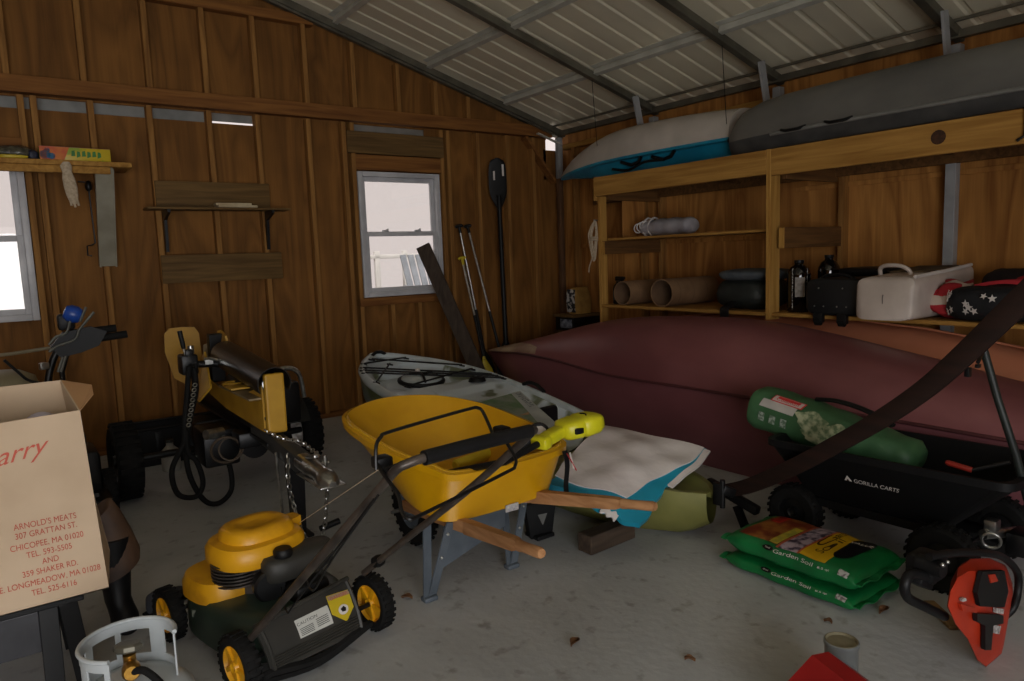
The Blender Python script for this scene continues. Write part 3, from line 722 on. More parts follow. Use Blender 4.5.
# block under the raised bow
b = MB()
cq = kp(0.83, 0.0, 0)
for k in range(2): b.box((cq.x, cq.y, 0.045+k*0.09), (0.5, 0.12, 0.085), rz=0.17, bev=0.006)
for sx in (-0.2, 0.2): b.box((cq.x+sx, cq.y, 0.11), (0.09, 0.16, 0.22), rz=0.17, bev=0.005)
tag(b.build('timber_crib', M['plank_dark'], smooth=0), 'dark timber blocking that props up the bow of the camouflage kayak', 'block')
b = MB(); o = zp(552, 517, 0.0)
o = V((2.33, 3.06, 0.0))
for sgn in (0,):
    b.prism([(-0.105, 0.20), (0.105, 0.20), (0.06, 0.02), (0.06, 0.0), (-0.06, 0.0), (-0.06, 0.02)], (o.x, o.y, 0), (0.985, -0.17, 0), (0, 0, 1), 0.05, bev=0.008)
    b.box((o.x, o.y-0.02, 0.012), (0.12, 0.12, 0.024), bev=0.006)
tr_ = b.build('boat_stand', M['black'])
tag(tr_, 'black plastic boat stand on the floor beside the barrow handle', 'stand')
MB().prism([(-0.03, 0.135), (0.03, 0.135), (0, 0.07)], (o.x, o.y-0.0505, 0), (0.985, -0.17, 0), (0, 0, 1), 0.001).build('cutout_panel', mat('cutout_grey', (110, 110, 106), rough=.7), tr_, smooth=0)
# ================================================================== THINGS ON THE RACK
ZL, ZU = 1.0405, 1.6905
# rolled white mat on the upper shelf
M['sheet_white'] = mat('white_wrap', (176, 172, 176), (150, 146, 152), scale=(7, 7, 7), rough=0.45, bump=0.4, bscale=22)
t = thing('rolled_mat', 'rolled pale grey mat tied with white straps on the upper shelf', 'mat', (5.25, 4.72, ZU))
b = MB(); rings = []
for k in range(19):
    q = k/18; y = 4.38+0.62*q; rr = 0.082*(0.86+0.14*math.sin(q*PI))*(1+0.05*math.sin(q*23))
    if k in (0, 18): rr *= 0.8
    rings.append([(5.25+1.35*rr*math.cos(a), y, ZU+0.083+rr*math.sin(a)*(1 if math.sin(a) > 0 else 1.0)) for a in [2*PI*j/20 for j in range(20)]])
b.loft(rings); b.build('roll', M['sheet_white'], t, smooth=60)
b = MB()
for y in (4.86, 4.93): b.torus((5.25, y, ZU+0.085), (0, 1, 0), 0.093, 0.009, n=22, m=6)
for k in range(3): b.torus((5.16+0.01*k, 4.99-0.03*k, ZU+0.085+0.01*k), (0.4+0.2*k, 1, 0.2), 0.045, 0.006, n=18, m=6)
for v in b.bm.verts: v.co.z = max(v.co.z, ZU+0.001); 
b.build('strap', M['white'], t)
# cardboard tubes
M['tube_card'] = mat('tube_card', (148, 116, 84), (124, 94, 66), scale=(4, 4, 4), rough=0.8)
M['tube_in'] = mat('tube_inside', (120, 92, 68), (104, 78, 56), scale=(4, 4, 4), rough=0.85)
def ctube(c, R, x0, x1, label, tilt=0.0):
    y, z = c
    t = thing('cardboard_tube', label, 'tube', ((x0+x1)/2, y, ZL), 'big cardboard tubes on the lower shelf')
    ax = V((1, tilt, 0)).normalized(); L = (x1-x0)
    MB().lathe([(R-0.008, 0), (R, 0), (R, L), (R-0.008, L), (R-0.008, 0)], (x0, y, z), ax, n=40).build('wall', M['tube_card'], t)
    MB().lathe([(R-0.0085, 0.002), (R-0.0085, L-0.03), (0.0, L-0.03)], (x0, y, z), ax, n=40).build('liner', M['tube_in'], t)
    for k in range(3): MB().torus(V((x0, y, z))+ax*(0.12+0.2*k), ax, R-0.0006, 0.002, n=40, m=5).build('seam', M['tube_in'], t)
ctube((4.965, ZL+0.117), 0.115, 4.90, 5.55, 'smaller looking cardboard tube beside the black spray bottle on the lower shelf')
ctube((4.47, ZL+0.128), 0.126, 4.905, 5.62, 'large cardboard tube beside the dark folded tarp on the lower shelf', 0.06)
# black spray bottle
p = V((5.04, 5.16, ZL))
t = thing('spray_bottle', 'small black spray bottle at the end of the lower shelf', 'bottle', p)
MB().lathe([(0, 0), (0.05, 0), (0.054, 0.01), (0.054, 0.15), (0.04, 0.19), (0.022, 0.205), (0.022, 0.225), (0, 0.225)], p, n=24).build('bottle', M['black'], t)
b = MB().box(p+V((0, -0.02, 0.25)), (0.04, 0.10, 0.045), bev=0.01); b.box(p+V((0, -0.075, 0.255)), (0.02, 0.03, 0.025), bev=0.004); b.beam(p+V((0, -0.045, 0.24)), p+V((0, -0.05, 0.18)), 0.014, 0.012)
b.build('trigger_head', M['black'], t)
MB().lathe([(0.0545, 0.04), (0.0549, 0.045), (0.0549, 0.13), (0.0545, 0.135)], p, n=24).build('label', mat('grey_label', (80, 80, 80), rough=.6), t)
# folded dark tarp with grey cloth on top
M['tarp_dark'] = mat('dark_green_tarp', (34, 40, 36), (22, 26, 24), scale=(9, 9, 9), rough=0.6, bump=0.5, bscale=14)
M['cloth_grey'] = mat('grey_cloth', (92, 98, 102), (72, 78, 84), scale=(10, 10, 10), rough=0.8, bump=0.3, bscale=20)
def blob(name, c, r, m, parent, e=0.5, amp=0.04, seed=1, nu=26, nv=16, zmin=None, rz=0.0):
    b = MB(); b.sphere((0, 0, 0), r, nu, nv, e); rnd = random.Random(seed); ph = [rnd.uniform(0, 6) for _ in range(9)]
    Rz = Matrix.Rotation(rz, 3, 'Z')
    for v in b.bm.verts:
        p = v.co; k = 1+amp*(math.sin(p.x/r[0]*4+ph[0])+math.sin(p.y/r[1]*5+ph[1])+math.sin(p.z/r[2]*4+ph[2])+0.6*math.sin(p.x/r[0]*11+p.y/r[1]*7+ph[3]))
        v.co = V(c)+Rz @ (p*k)
        if zmin is not None: v.co.z = max(v.co.z, zmin)
    return b.build(name, m, parent, smooth=60)
t = thing('folded_tarp', 'dark green folded tarp with a grey cloth on top, on the lower shelf', 'tarp', (5.2, 3.68, ZL))
blob('tarp', (5.2, 3.70, ZL+0.13), (0.25, 0.26, 0.135), M['tarp_dark'], t, 0.55, 0.03, 3, zmin=ZL+0.001)
blob('cloth', (5.2, 3.69, ZL+0.285), (0.26, 0.265, 0.05), M['cloth_grey'], t, 0.6, 0.025, 8)
b = MB().tube(smooth_path([(5.0, 3.74, ZL+0.10), (4.93, 3.745, ZL+0.035), (4.870, 3.75, ZL+0.02), (4.868, 3.75, ZL-0.06)], 5), 0.012, n=8, flat=4.0)
b.build('strap', M['black'], t)
# two dark bottles
M['bottle_blk'] = mat('dark_glass', (14, 12, 11), (9, 8, 8), rough=0.08, spec=0.8)
def growler(p, h, R, label):
    t = thing('bottle', label, 'bottle', p, 'dark bottles on the lower shelf')
    MB().lathe([(0, 0), (R*.9, 0), (R, 0.012), (R, h*.72), (R*.95, h*.78), (R*.70, h*.87), (R*.42, h*.905), (R*.36, h*.93), (R*.38, h*.94), (R*.38, h*.96), (0, h*.96)], p, n=32).build('body', M['bottle_blk'], t)
    MB().lathe([(R*.40, h*.945), (R*.42, h*.95), (R*.42, h), (0, h)], p, n=24).build('cap', M['black'], t)
    b = MB().torus(V(p)+V((-R*.2, -R*.35, h*.88)), (1, -.4, 0.2), R*.26, 0.006, n=18, m=6); b.build('finger_loop', M['bottle_blk'], t)
    return t
PB1 = V((5.06, 3.20, ZL)); PB2 = V((5.36, 3.13, ZL))
g1 = growler(PB1, 0.40, 0.086, 'dark bottle with a white label standing by the rack post')
fa = V((-0.78, -0.62, 0))
def cylpatch(p, R, a_c, half, z0, z1, n=10):
    b = MB(); b.grid(lambda u, v: (p.x+R*math.cos(a_c-half+2*half*u), p.y+R*math.sin(a_c-half+2*half*u), p.z+z0+(z1-z0)*v), n, 3); return b
ac = math.atan2(-PB1.y, -PB1.x)
cylpatch(PB1, 0.0868, ac+0.1, 0.42, 0.12, 0.27).build('white_label', mat('paper_label', (172, 166, 160), (140, 134, 128), scale=(40, 40, 40), rough=.7), g1)
b = MB()
pb_ = mat('pale_print', (190, 190, 186), (40, 40, 38), scale=(90, 90, 90), rough=.6, lo=.5, hi=.53)
for a in (ac-.55, ac+.75): cylpatch(PB1, 0.0867, a, .05, .02, .34, 3).build('printed_border', pb_, g1)
g2 = growler(PB2, 0.43, 0.082, 'dark bottle with a gold label standing behind the black case')
ac2 = math.atan2(-PB2.y, -PB2.x)
cylpatch(PB2, 0.0828, ac2, 0.7, 0.14, 0.25).build('gold_label', mat('gold_label', (150, 118, 40), (60, 44, 16), scale=(30, 30, 30), rough=.5), g2)
# black wheeled case
t = thing('wheeled_case', 'black soft case with little wheels overhanging the shelf edge', 'case', (5.2, 2.84, ZL))
b = MB(); rings = []
for x, ky, kz in ((4.835, .86, .88), (4.85, .97, .98), (4.90, 1, 1), (5.3, 1, 1.0), (5.62, .97, 1.02), (5.66, .86, .9)):
    rings.append([(x, 2.80+0.215*ky*math.copysign(abs(math.cos(a))**.35, math.cos(a))+0.02*(x-4.9), ZL+0.002+0.135+(0.133*kz)*math.copysign(abs(math.sin(a))**.35, math.sin(a))) for a in [2*PI*j/32 for j in range(32)]])
b.loft(rings); b.build('body', mat('black_nylon', (22, 22, 23), (15, 15, 16), scale=(30, 30, 30), rough=.65), t, smooth=50)
for yy in (2.90, 2.72):
    b = MB().box((4.842, yy, ZL-0.015), (0.05, 0.075, 0.075), bev=0.014); h = b.build('wheel_housing', M['black'], t)
    MB().cyl((4.836, yy-0.02, ZL-0.045), (4.836, yy+0.02, ZL-0.045), 0.026, n=18).build('wheel', M['rubber'], h)
b = MB()
for yy in (2.93, 2.86, 2.76, 2.69): b.sphere((4.834, yy, ZL+0.07), 0.006, 8, 6)
for yy in (2.90, 2.72): b.sphere((4.834, yy, ZL+0.20), 0.006, 8, 6)
b.build('rivet', M['chrome'], t)
b = MB().tube(smooth_path([(4.9, 2.93, ZL+0.262), (4.9, 2.86, ZL+0.292), (4.9, 2.74, ZL+0.292), (4.9, 2.67, ZL+0.262)], 5), 0.012, n=8); b.build('grip', M['black'], t)
b = MB().box((5.42, 2.80, ZL+0.30), (0.40, 0.36, 0.06), bev=0.025); b.build('lid_pocket', M['black'], t)
# white soft cooler bag
M['cream'] = mat('cream_vinyl', (205, 192, 182), (188, 174, 164), scale=(5, 5, 5), rough=0.45, bump=0.08, bscale=16)
t = thing('cooler_bag', 'white vinyl cooler bag with a carry handle lying on the shelf', 'bag', (5.2, 2.35, ZL))
b = MB(); rings = []
for x, ky, kz, yc in ((4.735, .90, .88, 2.385), (4.755, 1, .98, 2.385), (4.82, 1.02, 1, 2.385), (5.15, .98, 1.07, 2.375), (5.45, .92, 1.14, 2.36), (5.60, .84, 1.16, 2.35)):
    hz = 0.142*kz; top = 2*hz
    rings.append([(x+0.02*(math.sin(a)), yc+0.19*ky*math.copysign(abs(math.cos(a))**.3, math.cos(a)), ZL+0.002+hz+hz*math.copysign(abs(math.sin(a))**.3, math.sin(a))) for a in [2*PI*j/36 for j in range(36)]])
b.loft(rings); b.build('body', M['cream'], t, smooth=50)
MB().tube(smooth_path([(4.98, 2.53, ZL+0.29), (4.97, 2.525, ZL+0.335), (4.95, 2.47, ZL+0.355), (4.95, 2.38, ZL+0.35), (4.96, 2.33, ZL+0.32), (4.97, 2.325, ZL+0.288)], 5), 0.014, n=10).build('handle', M['cream'], t)
b = MB().box((5.30, 2.385, ZL+0.316), (0.44, 0.27, 0.012), rot=Matrix.Rotation(-0.055, 3, 'Y'), bev=0.004); b.build('top_panel', mat('camo_brown', (112, 92, 64), (70, 60, 44), scale=(14, 14, 14), rough=.8), t)
b = MB().tube(smooth_path([(4.733, 2.385, ZL+0.17), (4.732, 2.388, ZL+0.14), (4.733, 2.386, ZL+0.11)], 4), 0.003, n=6); b.build('zip_pull', mat('brown_grey', (110, 100, 95), rough=.6), t)
b = MB().tube([(4.80, 2.215, ZL+0.285), (5.2, 2.215, ZL+0.305), (5.58, 2.20, ZL+0.335)], 0.012, n=8); b.build('piping', M['white'], t)
# red and white striped cloth, star-printed cloth
M['flag_red'] = mat('flag_red', (178, 34, 44), (150, 24, 34), scale=(8, 8, 8), rough=.8)
M['flag_white'] = mat('flag_white', (204, 186, 172), (186, 168, 154), scale=(8, 8, 8), rough=.8)
t = thing('striped_cloth', 'red and white striped cloth bundled between white bag and starry bag', 'cloth', (5.1, 2.0, ZL))
def flagfn(k0, k1, off=0.0):
    def f(u, v):
        a = -0.25+(k0+(k1-k0)*v)*2.5
        wob = 0.012*math.sin(u*7+a*3)
        return (5.10-(0.13+wob+off)*math.cos(a)*1.0-0.03*u, 2.19-0.18*u+0.02*math.sin(a*3), ZL+0.125+(0.12+wob+off)*math.sin(a-0.5)*1.0)
    return f
bands = [(0.0, .2, 'flag_red'), (.2, .4, 'flag_white'), (.4, .6, 'flag_red'), (.6, .8, 'flag_white'), (.8, 1.0, 'flag_red')]
blob('bundle', (5.12, 2.10, ZL+0.118), (0.13, 0.10, 0.118), M['flag_red'], t, 0.8, 0.02, 5, zmin=ZL+0.001)
for a, c, mm in bands:
    b = MB().grid(flagfn(a, c), 10, 6, thick=0.006)
    for v in b.bm.verts: v.co.z = max(v.co.z, ZL+0.001)
    b.build('stripe', M[mm], t, smooth=60)
t = thing('starry_bag', 'black bag printed with white stars at the end of the shelf', 'bag', (5.04, 1.83, ZL))
blob('bag', (5.04, 1.83, ZL+0.11), (0.19, 0.26, 0.11), mat('black_fabric', (20, 20, 24), (14, 14, 17), scale=(20, 20, 20), rough=.75, bump=.3, bscale=18), t, 0.7, 0.025, 12, zmin=ZL+0.001)
b = MB()
def star(c, n, r, rot=0.0):
    c, n = V(c), V(n).normalized(); e = n.cross(V((0, 0, 1))).normalized(); f = e.cross(n)
    pts = []
    for k in range(10):
        a = rot+PI*k/5; rr = r if k % 2 == 0 else r*.42
        pts.append(c+e*rr*math.sin(a)+f*rr*math.cos(a))
    b.poly3(pts, 0.002)
rnd = random.Random(4)
for k in range(16):
    th = rnd.uniform(-0.6, 1.1); ph = rnd.uniform(-0.45, 0.7); n = V((-math.cos(th)*math.cos(ph), math.sin(th), math.sin(ph)*math.cos(th)))
    c = V((5.04-0.205*math.cos(th)**.6*math.cos(ph)**.6, 1.83+0.265*math.copysign(abs(math.sin(th))**.7, th), ZL+0.11+0.108*math.copysign(abs(math.sin(ph))**.7, ph)))
    b = MB(); star(c, n, rnd.uniform(0.018, 0.030), rnd.uniform(0, 6)); b.build('printed_star', M['white'], t, smooth=0)
b = MB()
for k in range(4):
    b.grid(lambda u, v: (5.00+0.05*k-0.02*math.sin(u*3), 1.95-0.36*u, ZL+0.205+0.03*math.sin(u*PI)+0.012*k*0+0.02*v+0.004*math.sin(v*9)), 10, 3, thick=0.006)
b.build('striped_edge', M['flag_red'], t)
t = thing('dark_jacket', 'dark crumpled jacket piled behind the striped cloth', 'jacket', (5.45, 1.90, ZL))
blob('body', (5.47, 1.86, ZL+0.15), (0.17, 0.22, 0.15), mat('dark_brown_cloth', (44, 30, 28), (26, 18, 18), scale=(9, 9, 9), rough=.85, bump=.4, bscale=12), t, 0.75, 0.05, 21, zmin=ZL+0.001)
blob('sleeve', (5.42, 1.72, ZL+0.235), (0.10, 0.16, 0.045), M['flag_red'], t, 0.8, 0.05, 22)
# cord hank hanging on the end post
M['rope'] = mat('cotton_rope', (196, 178, 152), (170, 152, 128), scale=(60, 60, 60), rough=.9)
t = thing('rope_hank', 'hank of white rope hanging on the end post of the rack', 'rope', (4.89, 5.32, 1.5))
b = MB(); rnd = random.Random(2)
for k in range(7):
    w_ = 0.035+0.006*k; zt = 1.86+rnd.uniform(-.01, .01); zb = 1.50+rnd.uniform(-.06, .05); ox = rnd.uniform(-.012, .012)
    b.tube(smooth_path([(4.89+ox, 5.315, zt), (4.88+ox, 5.315+w_, zt-.1), (4.875+ox, 5.32+w_*.8, (zt+zb)/2), (4.88+ox, 5.325, zb), (4.89+ox, 5.315-w_*.3, (zt+zb)/2), (4.895+ox, 5.31-w_*.2, zt-.1)], 5, closed=True), 0.006, n=6, closed=True)
b.tube(smooth_path([(4.885, 5.33, 1.62), (4.88, 5.36, 1.5), (4.878, 5.40, 1.42), (4.876, 5.41, 1.36)], 4), 0.006, n=6)
b.torus((4.885, 5.325, 1.70), (0.1, 0.1, 1), 0.036, 0.008, n=20, m=6).torus((4.885, 5.325, 1.68), (0.1, 0, 1), 0.036, 0.008, n=20, m=6)
b.build('coil', M['rope'], t)
MB().cyl((4.9, 5.292, 1.87), (4.885, 5.33, 1.875), 0.006, n=8).build('nail', M['chrome'], t)
# ================================================================== THE CORNER
# little stand with a bag of charcoal-like yellow paper bag
b0 = V((5.42, 6.22, 0))
t = thing('corner_stand', 'low wooden stand in the back corner carrying the yellow paper bag', 'stand', b0)
MB().box(b0+V((0, 0, 0.855)), (0.44, 0.36, 0.03), bev=0.006).build('top', M['plank_dark'], t)
MB().box(b0+V((0, 0, 0.765)), (0.40, 0.32, 0.15), bev=0.006).build('drawer_box', M['black'], t)
MB().box(b0+V((-0.2005, -0.03, 0.768)), (0.006, 0.20, 0.10), bev=0.002).build('printed_panel', mat('blue_white_print', (150, 160, 178), (60, 66, 84), scale=(22, 22, 22), rough=.6), t)
for sx in (-1, 1):
    for sy in (-1, 1): MB().box(b0+V((sx*0.17, sy*0.13, 0.345)), (0.045, 0.045, 0.69), bev=0.004).build('leg', M['plank_dark'], t)
t = thing('paper_bag', 'yellow paper bag with black and white label on the corner stand', 'bag', b0+V((0, 0, 0.87)))
b = MB(); rings = []
for z, kx, ky in ((0.0, .95, .95), (0.02, 1, 1), (0.14, 1.02, 1.0), (0.22, .95, .8), (0.285, .9, .32), (0.30, .9, .12)):
    rings.append([(b0.x+0.02+0.13*kx*math.copysign(abs(math.cos(a))**.5, math.cos(a)), b0.y-0.02+0.085*ky*math.copysign(abs(math.sin(a))**.5, math.sin(a)), 0.871+z) for a in [2*PI*j/28 for j in range(28)]])
b.loft(rings); b.build('bag', mat('yellow_paper', (176, 136, 66), (140, 104, 46), scale=(6, 6, 6), rough=.8, bump=.3, bscale=24), t, smooth=60)
b = MB().grid(lambda u, v: (b0.x-0.105-0.012*math.sin(v*PI), b0.y-0.09+0.14*u, 0.89+0.26*v), 4, 6, thick=0.004); b.build('label', mat('bw_label', (190, 186, 180), (30, 30, 34), scale=(24, 24, 24), rough=.6, lo=.47, hi=.53), t)
# black kayak paddle against the wall
def lean(u0, v0, y0, u1, v1, y1): return yp(u0, v0, y0), yp(u1, v1, y1)
p1 = yp(497, 158, 6.77); p0 = yp(506, 345, 6.66); dirp = (p1-p0).normalized(); p0 = p1 - dirp*(p1.z/dirp.z)*0.998
t = thing('kayak_paddle', 'black kayak paddle leaning on the back wall, blade up', 'paddle', (p0.x, p0.y, 0))
L_ = (p1-p0).length
MB().tube([p0+dirp*0.30, p0+dirp*(L_-0.42)], 0.027, n=12).build('shaft', M['black'], t)
def blade(pt, d, n, side, L, W, name, m, parent, off=0.0):
    out = []; prof = [(0, .018), (.05, .022), (.14, .05), (.30, .088), (.5, .1), (.75, .098), (.9, .086), (.97, .06), (1, .02)]
    for q in frange(0, 1, 22):
        w_ = spl(q, prof)*W/0.1; c = pt+d*(L*q)+n*(0.02*math.sin(q*PI))
        out.append([c+side*(w_*math.cos(a))+n*((0.006+0.018*max(0, 1-q*3.2))*math.sin(a)) for a in [2*PI*j/14 for j in range(14)]])
    return MB().loft(out).build(name, m, parent, smooth=60)
sidep = V((0.93, -0.36, 0)); sidep = (sidep-dirp*sidep.dot(dirp)).normalized(); npd = dirp.cross(sidep)
bl = blade(p0+dirp*(L_-0.60), dirp, npd, sidep, 0.60, 0.105, 'blade', M['black'], t)
blade(p0+dirp*0.62, -dirp, npd, sidep, 0.60, 0.10, 'blade', M['black'], t)
b = MB()
b.box(p0+dirp*(L_-0.2)-npd*0.022+sidep*-0.05, (0.02, 0.004, 0.10), rot=Matrix((sidep, npd, dirp)).transposed())
b.box(p0+dirp*(L_-0.14)-npd*0.022+sidep*0.055, (0.022, 0.004, 0.13), rot=Matrix((sidep, npd, dirp)).transposed())
b.build('white_mark', M['white'], bl)
# three canoe paddles with T grips
M['alu'] = mat('aluminium', (182, 178, 172), (150, 146, 140), scale=(30, 30, 30), rough=.3, metal=.85)
M['yellow_plastic'] = mat('yellow_plastic', (206, 182, 40), (186, 162, 30), rough=.45)
def canoe_paddle(ut, vt, ub, vb, label, gm, bm_, yt=6.78, yb=6.5):
    a, c = yp(ut, vt, yt), yp(ub, vb, yb); d = (a-c).normalized(); base = a-d*(a.z/d.z)*0.999; L = (a-base).length
    t = thing('canoe_paddle', label, 'paddle', (base.x, base.y, 0), 'canoe paddles leaning on the back wall')
    MB().tube([base+d*0.5, a-d*0.03], 0.013, n=10).build('shaft', M['alu'], t)
    MB().tube([base+d*0.48, base+d*0.98], 0.0165, n=10).build('sleeve', M['black'], t)
    s_ = V((0.95, -0.3, 0)); s_ = (s_-d*s_.dot(d)).normalized(); n_ = d.cross(s_)
    MB().tube(smooth_path([a-s_*0.040-d*0.010, a-s_*0.022, a, a+s_*0.022, a+s_*0.040-d*0.010], 4), 0.017, n=10).cyl(a-d*0.08, a, 0.016, n=10).build('grip', gm, t)
    blade(base+d*0.52, -d, n_, s_, 0.52, 0.085, 'blade', bm_, t)
canoe_paddle(459, 226, 480, 330, 'aluminium canoe paddle with black grip, nearer the window', M['black'], M['black'], 6.80, 6.74)
canoe_paddle(467.5, 226, 497, 340, 'aluminium canoe paddle with black grip, nearer the black kayak paddle', M['black'], M['black'], 6.79, 6.50)
canoe_paddle(462, 258, 481, 345, 'canoe paddle with yellow grip and yellow blade, shortest of its group', M['yellow_plastic'], M['yellow_plastic'], 6.70, 6.38)
# leaning plank
a, c = yp(423, 246, 6.75), yp(474, 362, 6.16); d = (a-c).normalized(); base = a-d*(a.z/d.z)
b = MB().beam(base+d*0.012, a, 0.05, 0.15, up=(0.75, -0.65, 0.2), bev=0.004)
tag(b.build('leaning_plank', lumber('weathered_plank', (78, 66, 56), (54, 44, 36), 2), smooth=0), 'weathered grey plank leaning across the lower corner of the back window', 'plank')
# ================================================================== BACK WALL SHELVES
t = thing('wall_shelf', 'narrow dark wall shelf on two black brackets between two planks', 'shelf', (1.7, YB, 2.05))
MB().box2((1.10, YB-0.235, 2.045), (2.30, YB-0.025, 2.063), bev=0.003).build('shelf_board', M['plank_dark'], t)
MB().box2((1.21, YB-0.024, 2.063), (2.18, YB-0.001, 2.30), bev=0.003).build('plank', M['plank_dark'], t)
MB().box2((1.205, YB-0.026, 1.42), (2.25, YB-0.001, 1.665), bev=0.003).build('plank', M['plank_dark'], t)
for x in (1.26, 2.13):
    MB().prism([(-0.22, 0), (0, 0), (0, -0.35), (-0.025, -0.35), (-0.05, -0.08), (-0.22, -0.025)], (x-0.012, YB-0.026, 2.043), (0, 1, 0), (0, 0, 1), 0.024).build('bracket', M['blackm'], t, smooth=0)
b = MB().box((1.83, YB-0.17, 2.0745), (0.34, 0.12, 0.02), rz=0.06, bev=0.004); b.box((1.80, YB-0.17, 2.094), (0.30, 0.11, 0.018), rz=-0.03, bev=0.002)
tag(b.build('folded_paper', mat('old_paper', (200, 184, 150), (170, 150, 118), scale=(10, 10, 10), rough=.8)), 'folded yellowed paper lying on the narrow dark wall shelf', 'paper')
t = thing('window_shelf', 'pine shelf over a window, held by a grey steel brace and carrying a game box', 'shelf', (0.2, YB, 2.36))
MB().box2((-0.95, 6.44, 2.355), (0.99, YB-0.001, 2.392), bev=0.004).build('shelf_board', M['pine_y'], t)
MB().box2((-0.95, 6.46, 2.30), (0.84, 6.50, 2.354), bev=0.004).build('front_rail', M['pine_y'], t)
b = MB().beam((0.80, 6.47, 2.35), (0.80, YB-0.02, 1.59), 0.115, 0.012, up=(0, 1, 0.4)); b.beam((0.742, 6.485, 2.345), (0.742, YB-0.015, 1.59), 0.012, 0.05, up=(0, 1, 0.4)); b.beam((0.858, 6.485, 2.345), (0.858, YB-0.015, 1.59), 0.012, 0.05, up=(0, 1, 0.4))
b.build('steel_brace', mat('brace_grey', (160, 154, 136), (142, 136, 118), rough=.55, metal=.2), t)
MB().beam((-0.72, 6.47, 2.35), (-0.72, YB-0.02, 1.66), 0.115, 0.012, up=(0, 1, 0.4)).build('steel_brace', M['galv_dark'], t)
ZS = 2.3925
t = thing('game_box', 'long bright yellow and red game box lying on the pine shelf', 'box', (0.62, 6.56, ZS))
MB().box((0.62, 6.56, ZS+0.052), (0.47, 0.12, 0.10), rz=0.04, bev=0.003).build('carton', mat('toy_yellow', (204, 178, 42), (150, 170, 60), scale=(5, 5, 5), rough=.35, lo=.48, hi=.52), t)
f = flatfn((0.62, 6.4985, ZS+0.052), (1, 0.04, 0), (0, 0, 1), 0.0)
def quad(b, fn, x0, x1, y0, y1, th=0.001):
    b.poly3([fn(x0, y0), fn(x1, y0), fn(x1, y1), fn(x0, y1)], th)
b = MB(); b.poly3([f(-0.235, -.05), f(-.08, -.05), f(-.04, .05), f(-.235, .05)], 0.002); pn = b.build('red_panel', mat('toy_red', (196, 70, 40), (206, 120, 40), scale=(12, 12, 12), rough=.35), t, smooth=0)
b = MB()
for cx, cy, r in ((-.20, -.01, .032), (-.16, -.02, .024), (-.185, .022, .018)): b.poly3([f(cx+r*math.cos(a)*1.1, cy+r*math.sin(a)) for a in [2*PI*k/14 for k in range(14)]], 0.004)
b.build('blue_figure', mat('toy_blue', (30, 120, 170), rough=.35), pn, smooth=0)
b = MB()
for k in range(6): b.poly3([f(-.03+.035*k, -.015-.01*(k % 2)), f(-.003+.035*k, -.012), f(-.006+.035*k, .03-.01*(k % 2)), f(-.026+.035*k, .025)], 0.003)
b.build('green_lettering', mat('toy_green', (60, 130, 60), rough=.35), t, smooth=0)
b = MB().box((0.62, 6.56, ZS+0.1035), (0.465, 0.115, 0.0015), rz=0.04); b.build('pink_edge', mat('toy_pink', (190, 130, 120), rough=.4), t)
t = thing('plastic_bag', 'clear crumpled plastic bag with dark odds and ends on the pine shelf', 'bag', (0.2, 6.6, ZS))
blob('bag', (0.22, 6.6, ZS+0.055), (0.16, 0.10, 0.055), mat('grey_plastic', (96, 92, 76), (50, 48, 40), scale=(16, 16, 16), rough=.25, bump=.5, bscale=30), t, 0.8, 0.06, 31, zmin=ZS+0.001)
blob('contents', (0.345, 6.53, ZS+0.035), (0.035, 0.04, 0.034), mat('navy', (24, 28, 52), rough=.5), t, 0.8, 0.05, 33, zmin=ZS+0.001)
blob('yellow_strip', (0.22, 6.49, ZS+0.015), (0.09, 0.03, 0.014), M['yellow_plastic'], t, 0.8, 0.04, 34, zmin=ZS+0.001)
t = thing('storage_bin', 'dark brown lidded bin on the pine shelf beside the crumpled plastic bag', 'bin', (-0.06, 6.64, ZS))
MB().box((-0.08, 6.66, ZS+0.07), (0.22, 0.24, 0.138), bev=0.012).build('body', mat('dark_brown_box', (62, 44, 38), (44, 32, 28), rough=.7), t)
MB().box((-0.08, 6.66, ZS+0.15), (0.24, 0.26, 0.02), bev=0.006).build('lid', mat('dark_red_brown', (60, 34, 30), rough=.7), t)
# glove hanging from the shelf rail
t = thing('work_glove', 'pale cotton glove hanging from the edge of the pine shelf', 'glove', (0.555, 6.45, 2.05))
rings = []
for q, w_, xo in ((0, .022, .0), (.1, .04, -.005), (.25, .032, .0), (.4, .042, .005), (.6, .045, .012), (.8, .040, .018), (.93, .03, .022), (1, .016, .025)):
    rings.append([(0.545+xo+w_*math.cos(a), 6.421+0.017*math.sin(a), 2.375-0.31*q) for a in [2*PI*j/16 for j in range(16)]])
b = MB().loft(rings); b.build('palm', M['rope'], t, smooth=60)
for k in range(3): MB().tube([(0.545+0.02*k, 6.421, 2.12), (0.550+0.024*k, 6.418, 2.05-0.012*(k % 2))], [0.011, 0.008], n=8).build('finger', M['rope'], t)
# iron crank hook hanging on the wall
b = MB().tube([(0.64, 6.78, 2.27), (0.69, 6.77, 2.265)], 0.006, n=6).tube([(0.71, 6.77, 2.25), (0.72, 6.79, 1.78), (0.70, 6.79, 1.765), (0.66, 6.78, 1.755), (0.655, 6.76, 1.68), (0.685, 6.76, 1.675)], 0.006, n=6)
b.sphere((0.712, 6.775, 2.235), (0.026, 0.03, 0.045), 12, 8)
t = thing('crank_rod', 'thin bent iron crank rod hanging on the wall beside the steel brace', 'rod', (0.7, 6.78, 1.68))
b.build('rod', M['blackm'], t)
